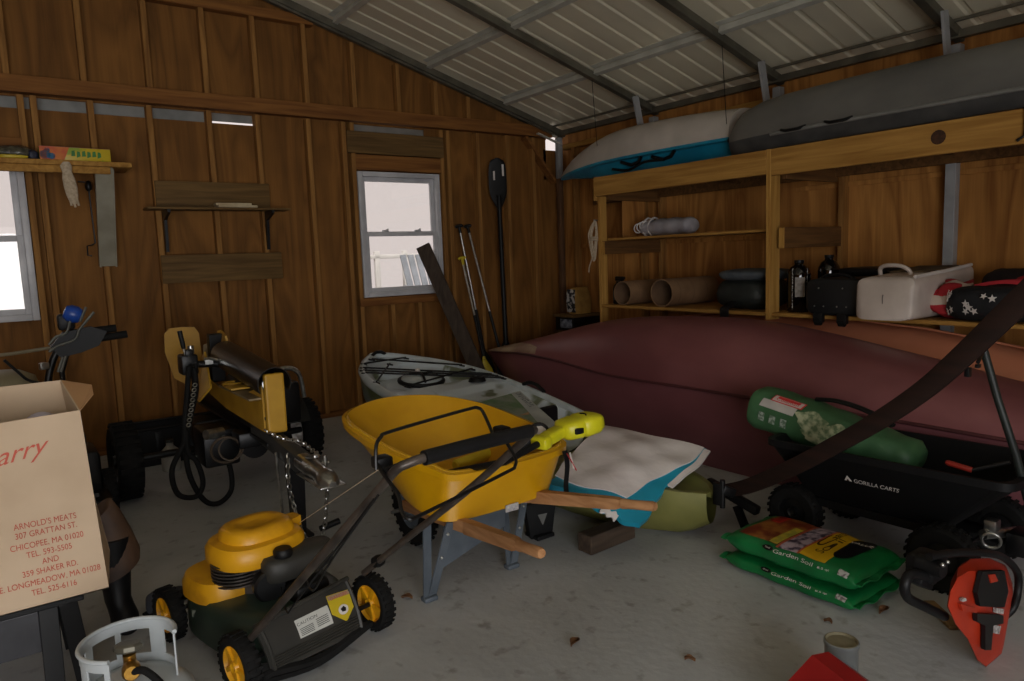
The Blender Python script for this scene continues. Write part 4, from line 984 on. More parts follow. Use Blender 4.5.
# ================================================================== WHEELBARROW
M['barrow'] = mat('barrow_yellow', (214, 160, 14), (196, 142, 8), scale=(3, 3, 3), rough=0.32, spec=0.5, coat=0.25)
M['handle_wood'] = lumber('handle_wood', (190, 142, 98), (148, 102, 64), 1)
M['leg_grey'] = mat('leg_grey', (96, 104, 112), (78, 86, 94), rough=0.5, metal=0.1)
t = thing('wheelbarrow', 'wheelbarrow with a deep yellow tray, wooden handles and grey steel legs', 'wheelbarrow', (1.8, 3.0, 0))
rim = [(1.66, 2.712, .583), (1.545, 2.82, .612), (1.445, 3.07, .668), (1.41, 3.40, .73), (1.50, 3.59, .755), (1.75, 3.70, .768), (2.0, 3.61, .76), (2.15, 3.35, .735), (2.21, 3.05, .69), (2.235, 2.84, .645), (2.19, 2.69, .60)]
bot = [(1.62, 2.715, .36), (1.535, 2.85, .37), (1.53, 3.04, .385), (1.56, 3.20, .41), (1.64, 3.30, .44), (1.8, 3.35, .455), (1.97, 3.30, .44), (2.05, 3.20, .41), (2.10, 3.03, .385), (2.135, 2.86, .375), (2.13, 2.725, .365)]
def dens(r):
    out = []
    P = [V(p) for p in r]; k = len(P)
    sm = smooth_path(r, 6, closed=True)
    return sm
RI, BO = dens(rim), dens(bot)
cc = V((1.83, 3.1, 0))
def inw(p, d):
    q = V((cc.x-p.x, cc.y-p.y, 0)).normalized(); return p+q*d
rings = []
lip = [inw(p, -0.022)+V((0, 0, -0.035)) for p in RI]; lip2 = [inw(p, -0.026)+V((0, 0, -0.003)) for p in RI]
under = [inw(p, 0.004)+V((0, 0, -0.037)) for p in RI]
for q in (1, .72, .4, .12): rings.append([b_.lerp(r_, q*.93) for r_, b_ in zip(under, BO)])
rings = [lip2, lip, under]+rings[1:]+[[p.copy() for p in BO], [inw(p, .04)-V((0, 0, .006)) for p in BO]]
inn = []
for q in (0.0, .12, .4, .72, 1.0): inn.append([inw(b_, 0.03).lerp(inw(r_, 0.012), q)+V((0, 0, 0.008)) for r_, b_ in zip(RI, BO)])
b = MB()
allr = [[inw(p, .10)+V((0, 0, .006)) for p in BO]]+inn+[[p+V((0, 0, .004)) for p in RI]]+rings
b.loft(allr, cap=True)
tray = b.build('tray', M['barrow'], t, smooth=55)
MB().tube([inw(p, 0.004)+V((0, 0, -.004)) for p in RI], .011, n=10, closed=True).build('rolled_rim', mat('barrow_rim', (220, 168, 24), (206, 152, 14), rough=.16, spec=.7, coat=1.0), tray)
MB().box(yp(487, 514, 2.70)+V((0.14, -0.006, 0.0)), (0.075, 0.004, 0.035), rz=0.0).build('price_sticker', mat('sticker_white', (214, 206, 190), (150, 150, 160), scale=(60, 60, 60), rough=.6), tray, smooth=0)
HL0, HL1 = V((1.555, 2.02, .45)), V((1.63, 2.66, .345)); HR0, HR1 = V((2.225, 2.075, .455)), V((2.08, 2.75, .36))
ax0, ax1 = V((1.66, 3.42, .205)), V((1.86, 3.42, .205))
def bhandle(p0, p1, pa):
    d = (p1-p0).normalized()
    b = MB(); b.tube([p0, p0+d*0.012, p0+d*.13, p0+d*0.17], [0.017, 0.022, 0.021, 0.024], n=14)
    b.loft([[p0+d*s_+V((0, 0, 1))*(0.026*w_*sy)+d.cross(V((0, 0, 1)))*(0.02*w_*sx) for sx, sy in ((-1, -1), (1, -1), (1, 1), (-1, 1))] for s_, w_ in ((.165, .6), (.20, .95), (.24, 1.0), ((p1-p0).length, 1.15))])
    b.beam(p1, pa, 0.042, 0.056, bev=0.003)
    return b.build('handle', M['handle_wood'], t, smooth=45)
bhandle(HL0, HL1, ax0+V((0.0, -0.1, 0.06))); bhandle(HR0, HR1, ax1+V((0.0, -0.1, 0.06)))
wheel(t, (1.76, 3.42, .20), (1, 0, 0), 0.20, 0.085, M['rubber'], M['leg_grey'])
MB().cyl((1.62, 3.42, .205), (1.90, 3.42, .205), 0.011, n=10).build('axle', M['chrome'], t)
def barrow_leg(ft, a, c, name='leg'):
    b = MB(); ft, a, c = V(ft), V(a), V(c)
    b.beam(a, ft+V((-0.01, 0, 0.012)), 0.045, 0.008, up=(0.2, -1, 0)).beam(c, ft+V((0.012, 0, 0.012)), 0.045, 0.008, up=(0.2, -1, 0))
    b.box(ft+V((0, 0, 0.012)), (0.07, 0.05, 0.024), bev=0.008)
    lg = b.build(name, M['leg_grey'], t, smooth=30)
    b = MB()
    for q in (.15, .45): 
        b.sphere(c.lerp(ft, q)+V((0, -.006, 0)), 0.008, 8, 6)
    b.build('bolt', M['chrome'], lg)
LF, RF = V((1.48, 2.775, 0)), V((1.97, 2.81, 0))
barrow_leg(LF, (1.50, 2.80, .36), (1.60, 2.76, .345)); barrow_leg(RF, (2.03, 2.95, .36), (2.06, 2.80, .36))
MB().poly3([LF+V((0.07, 0.02, 0.12)), LF+V((0.10, .02, .32)), RF+V((-0.02, .02, .32)), RF+V((-0.02, .02, .22))], 0.006).build('brace_plate', M['leg_grey'], t, smooth=0)
# tools lying in the tray
t = thing('string_trimmer', 'neon yellow cordless trimmer head with black shaft resting across the barrow tray', 'trimmer', zp(560, 435, .66))
M['neon'] = mat('neon_yellow', (222, 216, 36), (200, 192, 22), scale=(6, 6, 6), rough=.38)
q0, q1, q2, q3 = zp(538, 444, .675), zp(560, 431, .70), zp(574, 424, .71), zp(598, 420, .72)
def beamr(p, q, w, h, m, name, parent, bev=0.01): return MB().beam(p, q, w, h, bev=bev).build(name, m, parent, smooth=40)
b = MB().beam(q0, q1, 0.075, 0.055, bev=0.014); b.beam(q0.lerp(q1, -.02), q0.lerp(q1, .3), 0.095, 0.06, bev=0.014); b.build('grip_housing', M['neon'], t, smooth=45)
b = MB(); dd = (q3-q1).normalized(); ss = V((0, 0, 1)).cross(dd).normalized(); uu = dd.cross(ss); rings = []
for s_, w_, h_ in ((0, .05, .03), (.02, .075, .045), (.10, .085, .05), (.12, .078, .046), (.135, .088, .052), (.22, .085, .05), (.262, .06, .038), (.275, .03, .02)):
    rings.append([q1+dd*(s_*0.87)+ss*(w_*.95*math.copysign(abs(math.cos(a))**.55, math.cos(a)))+uu*(h_*math.copysign(abs(math.sin(a))**.55, math.sin(a))) for a in [2*PI*j/24 for j in range(24)]])
hd = b.loft(rings).build('motor_housing', M['neon'], t, smooth=50)
b = MB().tube(smooth_path([q1+dd*.14+uu*.051-ss*.03, q1+dd*.15+uu*.053-ss*.01, q1+dd*.14+uu*.053+ss*.02], 4), 0.004, n=6); b.box(q1+dd*.06-ss*.07, (.05, .03, .03), bev=.006)
b.build('black_trim', M['black'], hd)
MB().tube([q0, zp(505, 462, .645), V((1.62, 3.0, .50))], 0.016, n=10).build('shaft', M['black'], t)
t = thing('battery_pump', 'black round tool head with white printing lying in the barrow tray corner', 'tool', zp(545, 440, .62))
c0 = zp(545, 443, .62)+V((0.0, 0.06, 0.035))
b = MB().lathe([(0, -.05), (.05, -.05), (.055, -.04), (.055, .04), (.048, .05), (0, .05)], c0, (-.3, -.8, .3), n=24); b.cyl(c0, c0+V((-.16, .05, -.1)), .03, .026); b.build('body', M['black'], t)
MB().lathe([(0, .0512), (.018, .0512), (.03, .0508), (.034, .0512), (.036, .0504)], c0, (-.3, -.8, .3), n=9).build('print', M['white'], t, smooth=0)
t = thing('spirit_level', 'yellow tube marked with black lettering lying in the wheelbarrow tray', 'tool', (1.75, 3.0, .5))
s0, s1 = zp(455, 466, .475), zp(509, 446, .50)
lv = MB().tube([s0, s0.lerp(s1, .02), s0.lerp(s1, .98), s1], [.024, .032, .032, .024], n=14).build('tube', M['yellow_plastic'], t)
dl = (s1-s0).normalized(); ul = V((0, -.6, .8)); ul = (ul-dl*ul.dot(dl)).normalized(); nl = dl.cross(ul)
b = MB(); cm = s0.lerp(s1, .30); R_ = .0328
def cylmap(x, y):
    a = y/R_; return cm+dl*x+(V((0, 0, 1))-dl*dl.z).normalized()*(R_*math.cos(a+0.55))-(-dl.cross(V((0, 0, 1))).normalized())*(R_*math.sin(a+.55))*-1
b.text('RYAS', cylmap, 0.05); b.build('lettering', M['black'], lv, smooth=0)

# ================================================================== LAWN MOWER
MF, MR = V((-.22, .975, 0)).normalized(), V((.975, .22, 0)).normalized(); MO = V((.885, 2.645, 0))
def mp(r, f, z): return MO+MR*r+MF*f+V((0, 0, z))
MRot = Matrix((MR, MF, V((0, 0, 1)))).transposed()
M['mow_yellow'] = mat('mower_yellow', (218, 158, 20), (190, 132, 14), scale=(9, 9, 9), rough=.4, lo=.3, hi=.5)
M['mow_green'] = mat('mower_green', (46, 64, 54), (34, 48, 41), scale=(6, 6, 6), rough=.4)
M['mow_dark'] = mat('mower_grey', (52, 50, 45), (38, 37, 33), scale=(6, 6, 6), rough=.55)
M['bar_brown'] = mat('handle_bar', (92, 82, 74), (58, 52, 48), scale=(10, 10, 10), rough=.4, metal=.5)
t = thing('lawn_mower', 'push lawn mower with yellow engine cover, dark green deck and black rear flap', 'mower', mp(0, .3, 0))
# deck
rings = []
for z, k in ((.06, 1.0), (.15, 1.0), (.19, .97), (.215, .88), (.222, .70)):
    rg = []
    for j in range(48):
        a = 2*PI*j/48; x = .265*k*math.copysign(abs(math.cos(a))**.62, math.cos(a)); y = .33+.345*k*math.copysign(abs(math.sin(a))**.72, math.sin(a))
        rg.append(mp(x, y, z))
    rings.append(rg)
dk = MB().loft(rings).build('deck', M['mow_green'], t, smooth=50)
MB().box(mp(-.255, .43, .155), (.006, .05, .03), rot=MRot @ Matrix.Rotation(.2, 3, 'Z')).build('scratched_decal', mat('decal_grey', (140, 150, 140), (90, 100, 92), scale=(60, 60, 60), rough=.5), dk, smooth=0)
# yellow base plate
rings = []
for z, k in ((.205, 1.0), (.255, 1.0), (.285, .93), (.292, .7)):
    rings.append([mp(-.06+.20*k*math.copysign(abs(math.cos(a))**.7, math.cos(a)), .47+.17*k*math.copysign(abs(math.sin(a))**.7, math.sin(a)), z) for a in [2*PI*j/36 for j in range(36)]])
MB().loft(rings).build('yellow_shroud', M['mow_yellow'], t, smooth=50)
# engine block with fins
b = MB(); ec = (-.01, .36)
b.cyl(mp(*ec, .22), mp(*ec, .37), .115, n=30)
for k in range(7): b.cyl(mp(-.10, .36, .27+.014*k), mp(-.10, .36, .276+.014*k), .105, n=24)
b.box(mp(.06, .30, .30), (.14, .16, .13), rot=MRot, bev=.02)
b.build('engine_block', mat('cast_alloy', (96, 88, 82), (64, 60, 56), scale=(14, 14, 14), rough=.45, metal=.6), t)
MB().lathe([(0, -.03), (.055, -.03), (.065, -.02), (.065, .02), (.055, .03), (0, .03)], mp(-.06, .19, .275), MR*-.3+MF*-1, n=26).build('muffler', M['blackm'], t)
b = MB()
def oval(cx_, cy_, rx, ry, z, e=.75): return [mp(cx_+rx*math.copysign(abs(math.cos(a))**e, math.cos(a)), cy_+ry*math.copysign(abs(math.sin(a))**e, math.sin(a)), z) for a in [2*PI*j/40 for j in range(40)]]
cvr = MB().loft([oval(-.01, .37, .185, .165, .345), oval(-.01, .37, .190, .17, .36), oval(-.01, .37, .19, .17, .405), oval(-.01, .37, .175, .155, .428), oval(0.0, .375, .148, .130, .434), oval(.0, .375, .142, .125, .462), oval(.0, .375, .125, .108, .478), oval(.0, .375, .07, .06, .481), oval(.0, .375, .06, .05, .474), oval(.0, .375, .03, .03, .473)]).build('engine_cover', M['mow_yellow'], t, smooth=40)
b = MB().loft([[mp(.13+x*.5, .40+y, z) for x, y in ((0, -.05), (.16, -.03), (.16, .03), (0, .05))] for z in (.40, .445)]); b.build('starter_spout', M['mow_yellow'], cvr, smooth=30)
b = MB().box(mp(.215, .40, .42), (.03, .06, .035), rot=MRot, bev=.008); b.build('starter_grip', M['black'], t)
# black fuel tank and cap
b = MB().loft([oval(.07, .185, .145, .06, .29), oval(.07, .185, .155, .07, .305), oval(.075, .185, .16, .075, .365), oval(.075, .19, .145, .062, .385)]); b.build('fuel_tank', M['mow_dark'], t, smooth=50)
b = MB().lathe([(0, .0), (.036, 0), (.038, .004), (.038, .026), (.032, .034), (0, .034)], mp(-.005, .165, .383), n=22); b.build('fuel_cap', M['black'], t)
b = MB().box(mp(.05, .09, .25), (.16, .10, .07), rot=MRot, bev=.025); b.build('air_filter', M['black'], t)
# wheels
for r_, f_, R_ in ((-.30, .0, .118), (.30, .0, .118), (-.285, .62, .112), (.285, .62, .112)):
    wheel(t, mp(r_, f_, R_), MR, R_, .06, M['rubber'], M['mow_yellow'], rim=.66, spokes=5)
b = MB()
for f_ in (.0, .62): b.cyl(mp(-.29, f_, .114), mp(.29, f_, .114), .01, n=8)
b.build('axle', M['blackm'], t)
# rear flap with stickers
TL, TR, BR, BL = zp(253, 626, .27), zp(346, 577, .27), zp(364, 630, .075), zp(272, 675, .075)
def fl(u, v, e=0.0):
    n = (TR-TL).cross(BL-TL).normalized(); n = n if n.y < 0 else -n
    p = TL.lerp(TR, u).lerp(BL.lerp(BR, u), v)
    return p+n*(e+.015*math.sin(v*PI))
b = MB().grid(lambda u, v: fl(u, v), 10, 14, thick=-.012 if (TR-TL).cross(BL-TL).y > 0 else .012)
flap = b.build('rear_flap', M['mow_dark'], t, smooth=40)
b = MB()
for k in range(5): b.tube([fl(.04+.92*q, .70+.05*k, .004) for q in (0, .5, 1)], .004, n=5)
b.tube([fl(q, .02, .006) for q in (0, .5, 1)], .01, n=8)
b.build('flap_rib', M['mow_dark'], flap)
for u in (0.03, .97): MB().tube([fl(u, v/10, .004) for v in range(11)], .009, n=6).build('flap_edge', M['mow_dark'], flap)
MB().tube(smooth_path([fl(.0, .95, .0), fl(.5, 1.12, .0), fl(1.0, .95, 0), fl(1.06, 1.0, -.02), fl(.5, 1.25, -.03), fl(-.03, 1.08, -.02)], 5, closed=True), .016, n=6, closed=True).build('drag_skirt', M['rubber'], flap)
def fpoly(b, pts, e=.003): b.poly3([fl(u, v, e) for u, v in pts], .001)
b = MB(); b.grid(lambda u, v: fl(.335+.355*u, .25+.345*v+.02*u, .003), 4, 6); lb = b.build('white_label', mat('label_white', (200, 200, 192), (180, 180, 172), rough=.6), flap)
b = MB()
def ffn(u0, v0, su, e=.0045): return lambda x, y: fl(u0+x*su, v0-y*su*1.65, e)
b.text('CAUTION', ffn(.45, .37, 2.2), .022)
for k in range(5):
    b.grid(lambda u, v: fl(.355+.14*u, .43+.03*k+.012*v, .0042), 2, 1)
    b.grid(lambda u, v: fl(.53+.13*u, .40+.033*k+.012*v, .0042), 2, 1)
b.build('label_print', mat('print_dark', (60, 60, 58), rough=.7), flap, smooth=0)
b = MB()
Y = [(.715, .13), (.955, .195), (.945, .51), (.83, .70), (.70, .46)]
cY = (.83, .40)
for i in range(5):
    p, q = Y[i], Y[(i+1) % 5]; b.bm.faces.new([b.bm.verts.new(fl(*x, .0035)) for x in (cY, p, q)])
b.build('danger_sign', M['yellow_plastic'], flap, smooth=0)
b = MB(); b.grid(lambda u, v: fl(.718+.235*u, .14+.075*v+.06*u, .0045), 3, 2); b.build('danger_band', mat('band_beige', (168, 140, 110), rough=.6), flap)
b = MB(); b.text('DANGER', lambda x, y: fl(.835+x*2.2, .245+x*.14*2.2-y*3.6, .0055), .022); b.build('danger_print', M['red_ink'], flap, smooth=0)
b = MB(); c8 = (.83, .47); rr = [(c8[0]+.055*math.cos(2*PI*k/16), c8[1]+.09*math.sin(2*PI*k/16)) for k in range(16)]
b.bm.faces.new([b.bm.verts.new(fl(u, v, .0046)) for u, v in rr]); b.build('danger_symbol', M['white'], flap, smooth=0)
b = MB(); b.bm.faces.new([b.bm.verts.new(fl(u, v, .0058)) for u, v in ((.81, .50), (.80, .44), (.84, .41), (.86, .46), (.85, .51))]); b.build('danger_hand', M['black'], flap, smooth=0)
# handle
h_0, h_1 = V((.615, 2.60, .17)), zp(392, 474.5, .965)
hb = smooth_path([h_0, h_0.lerp(h_1, .33), h_0.lerp(h_1, .66), h_0.lerp(h_1, .93), zp(396, 470, .98), zp(409, 463, .998), zp(430, 456, 1.005), zp(480, 443, 1.005), (1.315, 1.755, 1.003), (1.36, 1.80, .985), (1.355, 1.88, .92), (1.30, 2.12, .72), (1.21, 2.45, .46), (1.14, 2.70, .26)], 6)
MB().tube(hb, .0138, n=12).build('handle_bar', M['bar_brown'], t)
MB().tube(smooth_path([zp(424, 458, 1.004), zp(480, 443, 1.006), V((1.322, 1.757, 1.003))], 6), .0215, n=14).build('foam_grip', M['black'], t)
b = MB().tube(smooth_path([zp(376, 470, .98), zp(376, 447, 1.04), zp(381, 437, 1.06), zp(392, 431, 1.065), zp(465, 410, 1.075), zp(478, 408, 1.07), zp(484, 414, 1.05), zp(494, 437, 1.0)], 5), .0055, n=8); b.build('bail_bar', M['blackm'], t)
b = MB().tube(smooth_path([zp(376, 462, .98), zp(384, 475, .965), zp(398, 495, .94), zp(402, 512, .91), zp(410, 519, .90), zp(425, 513, .895), zp(505, 473, .90), zp(515, 466, .905), zp(514, 455, .93), zp(498, 430, .995)], 5), .0055, n=8); b.build('drive_bar', M['blackm'], t)
MB().box(zp(382, 462, .975), (.05, .05, .035), bev=.006).box(zp(398, 467, .97), (.10, .02, .02), rz=.3, bev=.004).build('lever_bracket', M['black'], t); MB().box(zp(502, 434, .99), (.04, .05, .05), bev=.006).build('lever_bracket', M['black'], t)
b = MB().tube(smooth_path([(.78, 1.72, .93), (.74, 2.0, .66), (.80, 2.35, .42), mp(.05, .1, .30)], 6), .0035, n=6).tube(smooth_path([(.78, 1.75, .91), (.70, 2.2, .48), (.75, 2.5, .30), mp(-.05, .12, .28)], 6), .0035, n=6); b.build('control_cable', M['black'], t)
b = MB().tube([zp(378, 470, .97), mp(.16, .30, .44)], .0015, n=6); b.build('pull_cord', M['rope'], t)
MB().lathe([(0, -.02), (.022, -.02), (.026, 0), (.022, .02), (0, .02)], V((1.17, 2.62, .33)), MR, n=16).build('fold_knob', M['black'], t)

# ================================================================== LOG SPLITTER
M['spl_yellow'] = mat('splitter_yellow', (196, 150, 44), (168, 124, 32), scale=(4, 4, 4), rough=.45)
M['spl_beige'] = mat('worn_plate', (150, 132, 100), (116, 100, 74), scale=(6, 6, 6), rough=.5, metal=.3)
t = thing('log_splitter', 'yellow towable log splitter with black cylinder, hoses, chains and tow coupler', 'log splitter', (1.25, 5.0, 0))
b = MB().box2((1.205, 4.15, .655), (1.315, 6.2, .675), bev=.003).box2((1.205, 4.15, .50), (1.315, 6.2, .52), bev=.003).box2((1.25, 4.15, .52), (1.27, 6.2, .655))
b.build('beam', M['blackm'], t, smooth=0)
b = MB().prism([(4.16, .585), (4.16, .86), (4.30, .82), (4.62, .74), (5.2, .72), (5.55, .76), (5.6, .66), (5.0, .60)], (1.318, 0, 0), (0, 1, 0), (0, 0, 1), .012); b.build('side_plate', M['spl_yellow'], t, smooth=0)
b = MB().prism([(4.16, .585), (4.16, .86), (4.30, .82), (4.62, .74), (5.2, .72), (5.55, .76), (5.6, .66), (5.0, .60)], (1.20, 0, 0), (0, 1, 0), (0, 0, 1), .012); b.build('side_plate', M['spl_yellow'], t, smooth=0)
b = MB().box2((1.205, 4.10, .58), (1.318, 4.145, .93), bev=.012); b.build('foot_plate', M['spl_yellow'], t, smooth=0)
MB().box2((1.13, 4.18, .775), (1.317, 4.85, .787), bev=.002).build('slide_plate', M['spl_beige'], t, smooth=0)
b = MB().torus((1.2, 4.75, .80), (0, 0, 1), .06, .012); b.box((1.2, 4.6, .80), (.16, .18, .012), bev=.004); b.build('yellow_clip', M['spl_yellow'], t)
MB().cyl((1.26, 4.6, .76), (1.26, 5.0, .79), .05, n=20).build('lower_ram', M['blackm'], t)
MB().cyl((1.26, 4.15, .865), (1.26, 5.1, .93), .055, n=24).build('cylinder', M['blackm'], t)
cg = MB(); A_, B_ = V((1.26, 4.10, .87)), V((1.26, 5.15, .942)); dg = (B_-A_).normalized(); ug = V((1, 0, 0)).cross(dg)*1; ug = ug if ug.z > 0 else -ug
cg.grid(lambda u, v: A_.lerp(B_, u)+V((1, 0, 0))*(.098*math.cos(-.5+v*(PI+1.0)))+ug*(.098*math.sin(-.5+v*(PI+1.0))), 8, 20, thick=.006); cg.build('cylinder_guard', mat('black_gloss', (30, 29, 28), (22, 21, 21), rough=.28, spec=.7), t, smooth=60)
MB().torus((1.26, 4.15, .865), (0, 1, -.07), .05, .012).build('ram_collar', M['chrome'], t)
p = yp(206, 334, 5.5); q = yp(222, 358, 5.5)
MB().box2((p.x, 5.42, .72), (q.x, 5.50, p.z), bev=.008).build('push_block', M['black'], t, smooth=0)
LW = [(164.5, 352), (164, 334), (168.5, 328.5), (181, 327), (194, 327), (198.5, 333), (202, 360), (189, 386), (174, 378)]
pp = [yp(u, v, 5.62) for u, v in LW]
MB().poly3(pp, .014).build('wing_plate', M['spl_yellow'], t, smooth=0)
MB().poly3([yp(189, 386, 5.62), yp(202, 360, 5.62), yp(206, 352, 5.2), yp(212, 388, 4.9), yp(200, 402, 5.0)], .012).build('wing_plate', M['spl_yellow'], t, smooth=0)
MB().poly3([yp(219, 331, 5.6), yp(222, 330, 5.6), yp(227, 336, 5.2), yp(230, 349, 5.2), yp(221, 349, 5.5)], .014).build('wing_plate', M['spl_yellow'], t, smooth=0)
MB().poly3([yp(203, 345, 5.6), yp(208, 343, 5.6), yp(208, 362, 5.6), yp(203, 362, 5.6)], .014).build('wedge', M['spl_beige'], t, smooth=0)
vc = yp(188, 364, 5.0)
b = MB().box(vc, (.10, .14, .13), bev=.012).cyl(vc+V((-.05, 0, 0)), vc+V((.2, .0, -.02)), .024, n=12).box(vc+V((0, -.04, .075)), (.05, .06, .05), bev=.01); b.build('control_valve', M['blackm'], t)
b = MB().cyl(vc+V((.02, -.02, .06)), vc+V((.02, -.02, .12)), .02, n=12).cyl(vc+V((.1, 0, .0)), vc+V((.15, 0, .0)), .03, n=6).tube(smooth_path([vc+V((.12, -.05, .03)), vc+V((.22, -.05, -.01)), vc+V((.27, -.05, -.07)), vc+V((.34, -.05, -.02)), vc+V((.5, -.05, -.04))], 5), .010, n=8); b.build('pipe_fitting', M['chrome'], t)
lv0, lv1 = yp(186, 358, 4.95), yp(179.5, 331, 4.95)
MB().tube([lv0, lv0.lerp(lv1, .4)], .008, n=8).build('lever_rod', M['chrome'], t)
MB().tube([lv0.lerp(lv1, .35), lv0.lerp(lv1, .5), lv1], [.012, .015, .015], n=10).build('lever_grip', M['black'], t)
def hose(pix, y, r, name='hose', dy=0.0):
    pts = [yp(u, v, y+dy*i) for i, (u, v) in enumerate(pix)]
    for p in pts: p.z = max(p.z, r+.002)
    MB().tube(smooth_path(pts, 6), r, n=10).build(name, M['rubber'], t)
hose([(189, 366), (187, 395), (184.5, 425), (184, 443), (172, 470), (178, 494), (196, 496.5), (203, 483), (197, 462), (188, 452), (186, 430)], 4.78, .017)
hose([(194, 368), (196, 390), (191, 415), (186, 446), (190, 476), (204, 500), (219, 503), (231.5, 489), (229, 464), (217, 444), (214, 430)], 4.80, .017)
hose([(192, 364), (194, 385), (189, 410), (187, 432), (192, 445)], 4.86, .016)
b = MB()
for k in range(9): b.torus(yp(195-.8*k, 385+5*k, 4.74), (0, 1, .3), .012, .004, n=10, m=5)
b.build('hose_spring', M['chrome'], t)
b = MB().box2((1.06, 5.34, .18), (1.66, 5.60, .47), bev=.03); b.build('axle_tank', M['blackm'], t)
MB().cyl((.66, 5.43, .255), (1.86, 5.47, .255), .025, n=12).build('axle', M['blackm'], t)
b = MB().box2((.98, 4.72, .28), (1.2, 5.02, .52), bev=.02).cyl((1.28, 4.66, .40), (1.28, 4.90, .40), .09, n=24).box2((1.14, 4.5, .42), (1.42, 4.68, .52), bev=.015); b.build('pump', M['blackm'], t)
b = MB().cyl(yp(206, 435, 4.6), yp(222, 432, 4.65), .032, n=16); b.build('oil_filter', M['chrome'], t)
b = MB().torus(yp(226, 450, 4.55), (.2, 1, .2), .085, .008, n=28, m=8).torus(yp(231, 449, 4.55), (.1, 1, -.2), .07, .006, n=28, m=8); b.build('wire_loop', mat('brown_wire', (70, 56, 40), rough=.6), t)
wheel(t, (.62, 5.42, .262), (1, .03, 0), .262, .155, M['rubber'], M['blackm'], name='tire')
wheel(t, (1.895, 5.50, .245), (1, .03, 0), .245, .145, M['rubber'], M['white'], name='tire')
b = MB().grid(lambda u, v: (1.70+.16*v, 5.5+.29*math.cos(.3+u*2.4), .245+.29*math.sin(.3+u*2.4)), 14, 2, thick=.008); b.build('fender', M['blackm'], t, smooth=60)
b = MB().box2((1.42, 5.0, .42), (1.72, 5.35, .72), bev=.03).lathe([(0, 0), (.09, 0), (.10, .02), (.10, .06), (.0, .07)], (1.57, 5.0, .6), (0, -1, 0), n=24); b.build('engine', M['blackm'], t)
b = MB().tube(smooth_path([(1.45, 4.95, .80), (1.6, 4.96, .83), (1.70, 4.97, .78), (1.74, 5.0, .6)], 5), .016, n=8); b.build('engine_guard', M['chrome'], t)
# tongue, coupler, jack
MB().beam((1.255, 3.60, .485), (1.255, 4.5, .545), .085, .095, bev=.006).build('tongue', mat('tongue_grey', (70, 70, 68), (40, 40, 40), scale=(3, 2, 3), rough=.45, metal=.3), t, smooth=30)
b = MB(); rings = []
for y, w_, h_, z in ((3.70, .050, .045, .500), (3.55, .052, .045, .492), (3.46, .04, .04, .486), (3.42, .045, .045, .484), (3.36, .055, .05, .478), (3.31, .045, .042, .470), (3.285, .02, .02, .465)):
    rings.append([(1.255+w_*math.copysign(abs(math.cos(a))**.7, math.cos(a)), y, z+h_*max(math.sin(a), -.5)) for a in [2*PI*j/20 for j in range(20)]])
b.loft(rings).box((1.255, 3.45, .462), (.13, .34, .008), bev=.002).beam((1.255, 3.62, .54), (1.255, 3.48, .575), .03, .02, bev=.004).cyl((1.20, 3.52, .52), (1.33, 3.52, .52), .008, n=8).cyl((1.31, 3.52, .50), (1.31, 3.52, .56), .012, n=10)
b.build('coupler', M['chrome'], t, smooth=40)
b = MB().loft([[(1.29+sx*w_, 3.95+sy*w_, z) for sx, sy in ((-1, -1), (1, -1), (1, 1), (-1, 1))] for z, w_ in ((.012, .032), (.40, .042), (.50, .042))]).box((1.29, 3.95, .008), (.13, .13, .016), bev=.003)
b.build('jack_stand', M['blackm'], t, smooth=0)
MB().tube([(1.20, 3.98, .50), (1.195, 3.96, .46), (1.20, 3.94, .16)], .008, n=8).build('locking_pin', M['chrome'], t)
def chain(name, path, L=.034):
    pts = smooth_path(path, 10); d = [0]
    for p, q in zip(pts, pts[1:]): d.append(d[-1]+(q-p).length)
    n = int(d[-1]/(L*.78)); b = MB()
    for k in range(n):
        s_ = (k+.5)*d[-1]/n; i = next(i for i in range(len(d)-1) if d[i+1] >= s_)
        c = pts[i].lerp(pts[i+1], (s_-d[i])/max(d[i+1]-d[i], 1e-6)); tg = (pts[i+1]-pts[i]).normalized()
        o = tg.orthogonal().normalized(); o = o if k % 2 else tg.cross(o)
        lk = [c+tg*(L*.5*math.cos(a)*(1 if abs(math.cos(a)) < .7 else 1))+o*(L*.30*math.sin(a)) for a in [2*PI*j/10 for j in range(10)]]
        b.tube(lk, .0042, n=5, closed=True)
    o_ = b.build(name, M['chrome'], t); return o_
chain('safety_chain', [(1.20, 4.15, .60), (1.24, 3.98, .575), (1.30, 3.85, .57), (1.31, 3.70, .55), (1.31, 3.60, .545)])
chain('safety_chain', [(1.215, 3.80, .53), (1.19, 3.76, .40), (1.20, 3.72, .24), (1.23, 3.70, .10), (1.28, 3.69, .02)])
chain('safety_chain', [(1.33, 3.62, .50), (1.34, 3.60, .36), (1.33, 3.62, .20), (1.31, 3.64, .06)])
MB().tube([(1.31, 3.66, .12), (1.42, 3.66, .14)], .018, n=10).build('wiring_plug', M['black'], t)
# long black trough along the back wall
t = thing('plastic_trough', 'long low black plastic trough on the floor along the back wall behind the log splitter', 'trough', (1.35, 6.32, 0))
b = MB(); rings = []
for z, k in ((.002, .90), (.28, 1.0), (.30, 1.0), (.30, .97), (.28, .97), (.03, .86)):
    rings.append([V((1.37+.66*(1-(1-k)*.25)*sx, 6.32+.17*k*sy, z)) for sx, sy in ((-1, -1), (1, -1), (1, 1), (-1, 1))])
b.loft(rings).build('body', M['black'], t, smooth=0)
b = MB()
for x in (.95, 1.35, 1.75): b.box((x, 6.152, .15), (.05, .012, .24), bev=.004)
for sy in (-1, 1): b.tube([(.70, 6.32+.172*sy, .30), (2.04, 6.32+.172*sy, .30)], .012, n=8)
b.build('rib', M['black'], t)
